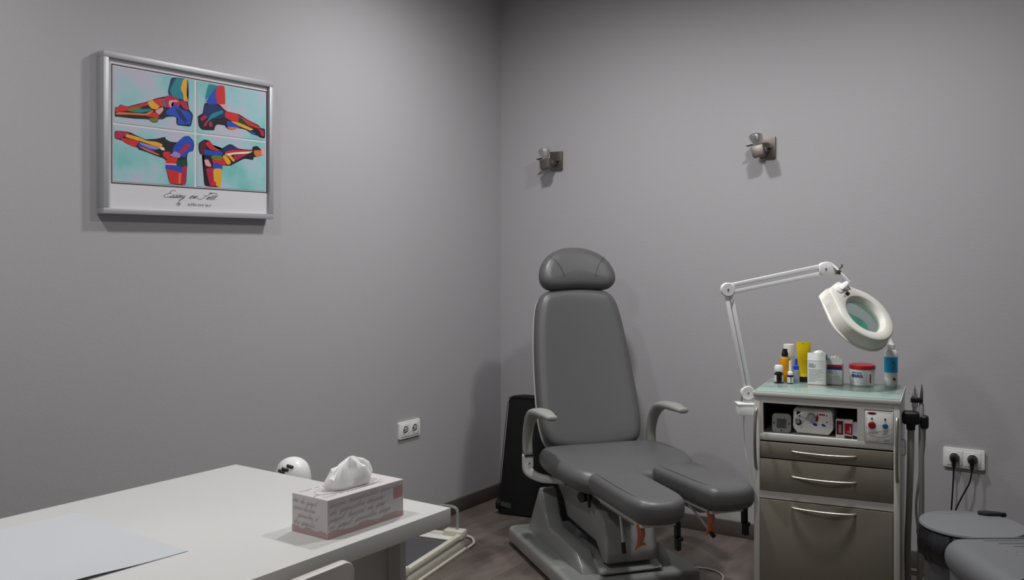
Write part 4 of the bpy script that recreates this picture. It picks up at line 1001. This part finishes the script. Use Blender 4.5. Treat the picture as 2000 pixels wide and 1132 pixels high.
# ------------------------------------------------------------------ magnifier lamp
MX, MZ = .896, 3.62
ml = empty('magnifier_lamp', cw(MX, MZ) + (.785,), YAW, 'white articulated magnifier lamp clamped to the left side of the trolley cabinet', 'magnifier lamp')
def mv(X, Z, z): return Vector((X - MX, Z - MZ, z - .785))
def pxz(px, py, Z): return mv((px - 1000) / FPX * Z, Z, EYE - (py - HOR) / FPX * Z)
J0, J1, J2 = pxz(1460, 766, 3.62), pxz(1421, 565, 3.62), pxz(1611, 525, 3.60)
b = MB(); b.box(-.030, .036, -.03, .03, -.045, .0, bev=.004).box(-.034, .036, -.032, .032, -.006, .002, bev=.002); b.build('clamp_block', 'lamp_white', ml)
MB().cyl((-.010, .0, .0), (-.010, 0, .03), .006).build('clamp_pin', 'chrome', ml)
def disc(c, r, th, name='joint_cover'):
    T = Matrix.Translation(c) @ Matrix.Rotation(R(90), 4, 'X')
    o = MB().lathe([(0, -th), (r * .9, -th), (r, -th + .003), (r, th - .003), (r * .92, th), (0, th)], 36, T=T).build(name, 'lamp_white', ml)
    MB().lathe([(0, th + .003), (.003, th + .0025), (.0042, th)], 16, T=T).build('screw', 'steel', o); return o
disc(J0, .026, .014); disc(J1, .026, .014)
def rails(a, b_, off, name):
    d = (b_ - a).normalized(); n_ = Vector((-d.z, 0, d.x))
    for s in (-1, 1):
        p = a + n_ * s * off; q = b_ + n_ * s * off; L = (q - p).length
        T = Matrix.Translation(p) @ Matrix(((d.x, 0, n_.x, 0), (d.y, 1, n_.y, 0), (d.z, 0, n_.z, 0), (0, 0, 0, 1)))
        MB().box(0, L, -.0075, .0075, -.0074, .0074, bev=.0014, T=T).build(name, 'lamp_white', ml)
rails(J0, J1, .0088, 'lower_arm_bar'); rails(J1, J2, .0135, 'upper_arm_bar')
d = (J2 - J1).normalized()
# teardrop cover at the elbow of the head
T = Matrix.Translation(J2) @ Matrix.Rotation(R(90), 4, 'X')
td = MB().prism([(-.024, -.012), (-.012, -.023), (.004, -.027), (.022, -.026), (.036, -.018), (.048, -.008), (.050, .002), (.040, .012), (.024, .024), (.008, .028), (-.012, .024), (-.024, .014)], -.015, .015, bev=.003, T=T @ Matrix.Diagonal((1, 1, 1, 1))).build('joint_cover', 'lamp_white', ml)
MB().lathe([(0, .018), (.003, .0175), (.0042, .015)], 16, T=T).build('screw', 'steel', td)
K = pxz(1636, 531, 3.585)
MB().cyl(K + Vector((0, .03, 0)), K + Vector((0, -.018, 0)), .009, n=8).cyl(K + Vector((0, -.018, 0)), K + Vector((0, -.024, 0)), .004).build('tension_knob', 'nickel', ml)
MB().tube([K + Vector((.010, .012, .012)), pxz(1644, 521, 3.59), pxz(1644, 516, 3.59)], .004, smooth=False).build('wing_bolt', 'steel', ml)
Nk = pxz(1658, 551, 3.56)
for s in (-1, 1):
    MB().tube([J2 + Vector((.022, s * .010, .018)), K + Vector((-.002, s * .010, .008)), Nk + Vector((-.008, s * .006, .012)), Nk + Vector((0, s * .006, 0))], .0035, smooth=False).build('neck_rod', 'lamp_white', ml)
# head
hn = Vector((.339, -.691, .638)).normalized(); hm = Vector((.666, -.30, -.678)); hm = (hm - hn * hm.dot(hn)).normalized(); hy = hn.cross(hm)
HC = pxz(1691, 612, 3.50)
TH_ = Matrix.Translation(HC) @ Matrix(((hm.x, hy.x, hn.x, 0), (hm.y, hy.y, hn.y, 0), (hm.z, hy.z, hn.z, 0), (0, 0, 0, 1))) @ Matrix.Diagonal((1.11, 1.11, 1.08, 1))
NA = 72
hull = [(.112 * math.cos(2 * PI * k / 180), .112 * math.sin(2 * PI * k / 180)) for k in range(180)]
def r_out(a):
    c, s_ = math.cos(a), math.sin(a); best = .112
    if c < 0:     # neck trapezoid sides from (-.05,.1) to (-.158,.036)
        x0, y0, x1, y1 = -.050, .1002, -.143, .036
        if s_ == 0 or abs(s_ / c) < .036 / .143: best = max(best, .143 / -c)
        else:
            y_ = abs(s_); A_ = (y1 - y0) / (x1 - x0); t_ = (y0 - A_ * x0) / (y_ - A_ * c)
            if x1 <= t_ * c <= x0: best = max(best, t_)
    return best
prof = [('i', .085, -.054), ('o', .002, -.056), ('o', .006, -.053), ('o', .006, -.049), ('o', .001, -.046), ('o', -.004, -.006), ('o', -.006, -.002), ('o', -.010, .0), ('i', .0770, .0), ('i', .0745, -.002), ('i', .0665, -.022), ('i', .0655, -.026), ('i', .085, -.030)]
t = bmesh.new(); rings = []
for kind, v, z in prof:
    row = []
    for k in range(NA):
        a = 2 * PI * k / NA; r_ = v if kind == 'i' else r_out(a) + v
        row.append(t.verts.new((r_ * math.cos(a), r_ * math.sin(a), z)))
    rings.append(row)
for a, b2 in zip(rings, rings[1:] + rings[:1]):
    for k in range(NA): t.faces.new((a[k], a[(k + 1) % NA], b2[(k + 1) % NA], b2[k]))
bmesh.ops.recalc_face_normals(t, faces=t.faces[:])
b = MB(); b.add(t, TH_); hd_ = b.build('lamp_head', 'offwhite', ml, ang=50)
MB().lathe([(0, -.010), (.03, -.0115), (.05, -.0145), (.0655, -.019), (.0655, -.021), (.05, -.0255), (.03, -.0285), (0, -.030)], 48, T=TH_).build('lens', 'lens', hd_, ang=60)
t = bmesh.new(); rows = []
for i in range(25):
    x_ = -.070 + .135 * i / 24; yl = -math.sqrt(.0785 ** 2 - x_ ** 2); yt = .010 + .009 * math.sin(x_ * 75 + .6) - 5.5 * x_ ** 2; row = []
    for j in range(7):
        f = j / 6; row.append(t.verts.new((x_, yl + (yt - yl) * f, -.040 + .004 * math.sin(x_ * 110 + f * 4) * (1 - .4 * f))))
    rows.append(row)
for i in range(24):
    for j in range(6): t.faces.new((rows[i][j], rows[i + 1][j], rows[i + 1][j + 1], rows[i][j + 1]))
rr = bmesh.ops.extrude_face_region(t, geom=t.faces[:]); bmesh.ops.translate(t, vec=(0, 0, -.0012), verts=[g for g in rr['geom'] if isinstance(g, bmesh.types.BMVert)])
bmesh.ops.recalc_face_normals(t, faces=t.faces[:])
b = MB(); b.add(t, TH_); b.build('teal_cloth', 'teal', hd_)
MB().box(-.094, -.082, .004, .024, 0, .003, bev=.001, T=TH_).build('switch', 'black', hd_)
MB().box(-.092, -.085, -.006, -.002, 0, .002, T=TH_).box(-.0895, -.0875, -.012, .001, 0, .002, T=TH_).build('lamp_symbol', 'grey_pl', hd_)
MB().lathe([(0, .005), (.014, .005), (.017, .003), (.018, 0)], 28, T=TH_ @ Matrix.Translation((-.118, .002, 0))).build('neck_flange', 'white_pl', ml)
nb = TH_ @ Vector((-.118, .002, .004))
MB().sweep([nb, nb.lerp(Nk, .5), Nk + Vector((0, 0, .004))], [.013, .010, .006], [.005, .005, .005], side=(1, 0, 0), n=12, power=4).build('neck_bracket', 'lamp_white', ml)
MB().tube([(-.004, 0, -.045), (-.006, 0, -.10), (.0, 0, -.18), (.014, -.01, -.25), (.022, -.02, -.30), (.026, -.03, -.36)], .0028).build('power_cord', 'cable_w', ml)
MB().tube([J1 + Vector((.010, -.012, -.024)), J1 + Vector((.018, -.016, -.038)), J1 + Vector((.018, -.008, -.055))], .0022).build('arm_cord', 'hose', ml)

# ------------------------------------------------------------------ bin and stool
bc = at(1898, 1022, .474)
bn = empty('pedal_bin', (bc.x, bc.y, 0), YAW, 'round grey pedal bin with black liner under the wall socket', 'bin')
MB().lathe([(0, .0), (.125, .0), (.130, .01), (.150, .40), (.150, .44), (0, .44)], 56).build('bin_body', 'grey_bin', bn)
MB().lathe([(.152, .405), (.164, .412), (.168, .430), (.165, .448), (.159, .460), (.150, .462), (.148, .44), (.148, .41)], 56).build('bin_liner', 'bag', bn)
t = bmesh.new(); n = 40; rw = []
random.seed(5)
for k in range(7):
    z = .458 - k * .014; row = []
    for j in range(n):
        a = R(150 + 120 * j / (n - 1)); w_ = math.sin(PI * j / (n - 1)); r_ = .157 + w_ * (.022 * math.sin(PI * k / 6 * .9 + .2)) + .003 * math.sin(j * 1.7 + k)
        row.append(t.verts.new((r_ * math.cos(a), r_ * math.sin(a), z - (0.012 * w_ * k / 6) + .004 * math.sin(j * .9))))
    rw.append(row)
for a, b2 in zip(rw, rw[1:]):
    for j in range(n - 1): t.faces.new((a[j], a[j + 1], b2[j + 1], b2[j]))
rr = bmesh.ops.extrude_face_region(t, geom=t.faces[:]); bmesh.ops.scale(t, vec=(.985, .985, 1), verts=[g for g in rr['geom'] if isinstance(g, bmesh.types.BMVert)])
b = MB(); b.add(t); b.build('liner_fold', 'bag', bn)
MB().lathe([(0, .4635), (.158, .4635), (.1605, .466), (.1605, .470), (.158, .474), (.12, .475), (0, .476)], 64).build('lid', 'grey_lid', bn)
MB().prism([(.070, .100), (.092, .082), (.122, .082), (.158, .084), (.164, .094), (.142, .108), (.110, .124), (.080, .124)], .470, .484, bev=.004).build('lid_hinge', 'black', bn)
sp = cw(1.275, 2.83)
st = empty('plastic_stool', sp + (0,), YAW, 'grey plastic stool with ribbed top in the bottom right corner', 'stool')
sx_ = .52
b = MB().cushion([(.02, -.02), (.10, 0.0), (sx_ - .10, 0), (sx_ - .02, -.02), (sx_, -.10), (sx_, -.36), (sx_ - .02, -.42), (sx_ - .10, -.44), (.10, -.44), (.02, -.42), (0, -.36), (0, -.10)], .10, .045, crown=.0, T=Matrix.Translation((0, 0, .518)), warp=lambda c: (c.x, c.y, c.z))
top = b.build('seat_top', 'stool', st)
for x, y in ((.07, -.07), (sx_ - .07, -.07), (.07, -.37), (sx_ - .07, -.37)):
    MB().prism(rrect(x - .05, x + .05, y - .05, y + .05, .03), 0, .44).build('leg', 'stool', st)
b = MB()
for k in range(7):
    y = -.028 - k * .026; x0 = .085 + k * .030
    b.box(x0, sx_ - .06, y - .0042, y + .0042, .517, .5192, bev=.0008)
b.build('anti_slip_rib', 'stool_dk', top)
b = MB()
for r_i in range(3):
    for k in range(9):
        b.lathe([(0, .0012), (.003, .0006), (.004, 0)], 10, T=Matrix.Translation((.13 + k * .026 + r_i * .012, -.155 - r_i * .03 - k * .004, .518)))
b.build('grip_dots', 'stool_dk', top)

# ------------------------------------------------------------------ camera and view
cam = bpy.data.cameras.new('camera'); cam.sensor_width = 36; cam.sensor_fit = 'HORIZONTAL'; cam.lens = 36 * FPX / 2000; cam.shift_y = -(566 - HOR) / 2000
cam.clip_start = .02
co = bpy.data.objects.new('camera', cam); COL.objects.link(co); co.location = (CAMX, CAMY, EYE); co.rotation_euler = (PI / 2, 0, YAW); SC.camera = co
w = bpy.data.worlds.new('world'); SC.world = w; w.use_nodes = True
w.node_tree.nodes['Background'].inputs[0].default_value = (.6, .62, .66, 1); w.node_tree.nodes['Background'].inputs[1].default_value = .0
SC.view_settings.view_transform = 'Standard'; SC.view_settings.look = 'None'; SC.view_settings.gamma = 1; SC.view_settings.exposure = 0.0; SC.view_settings.use_curve_mapping = False
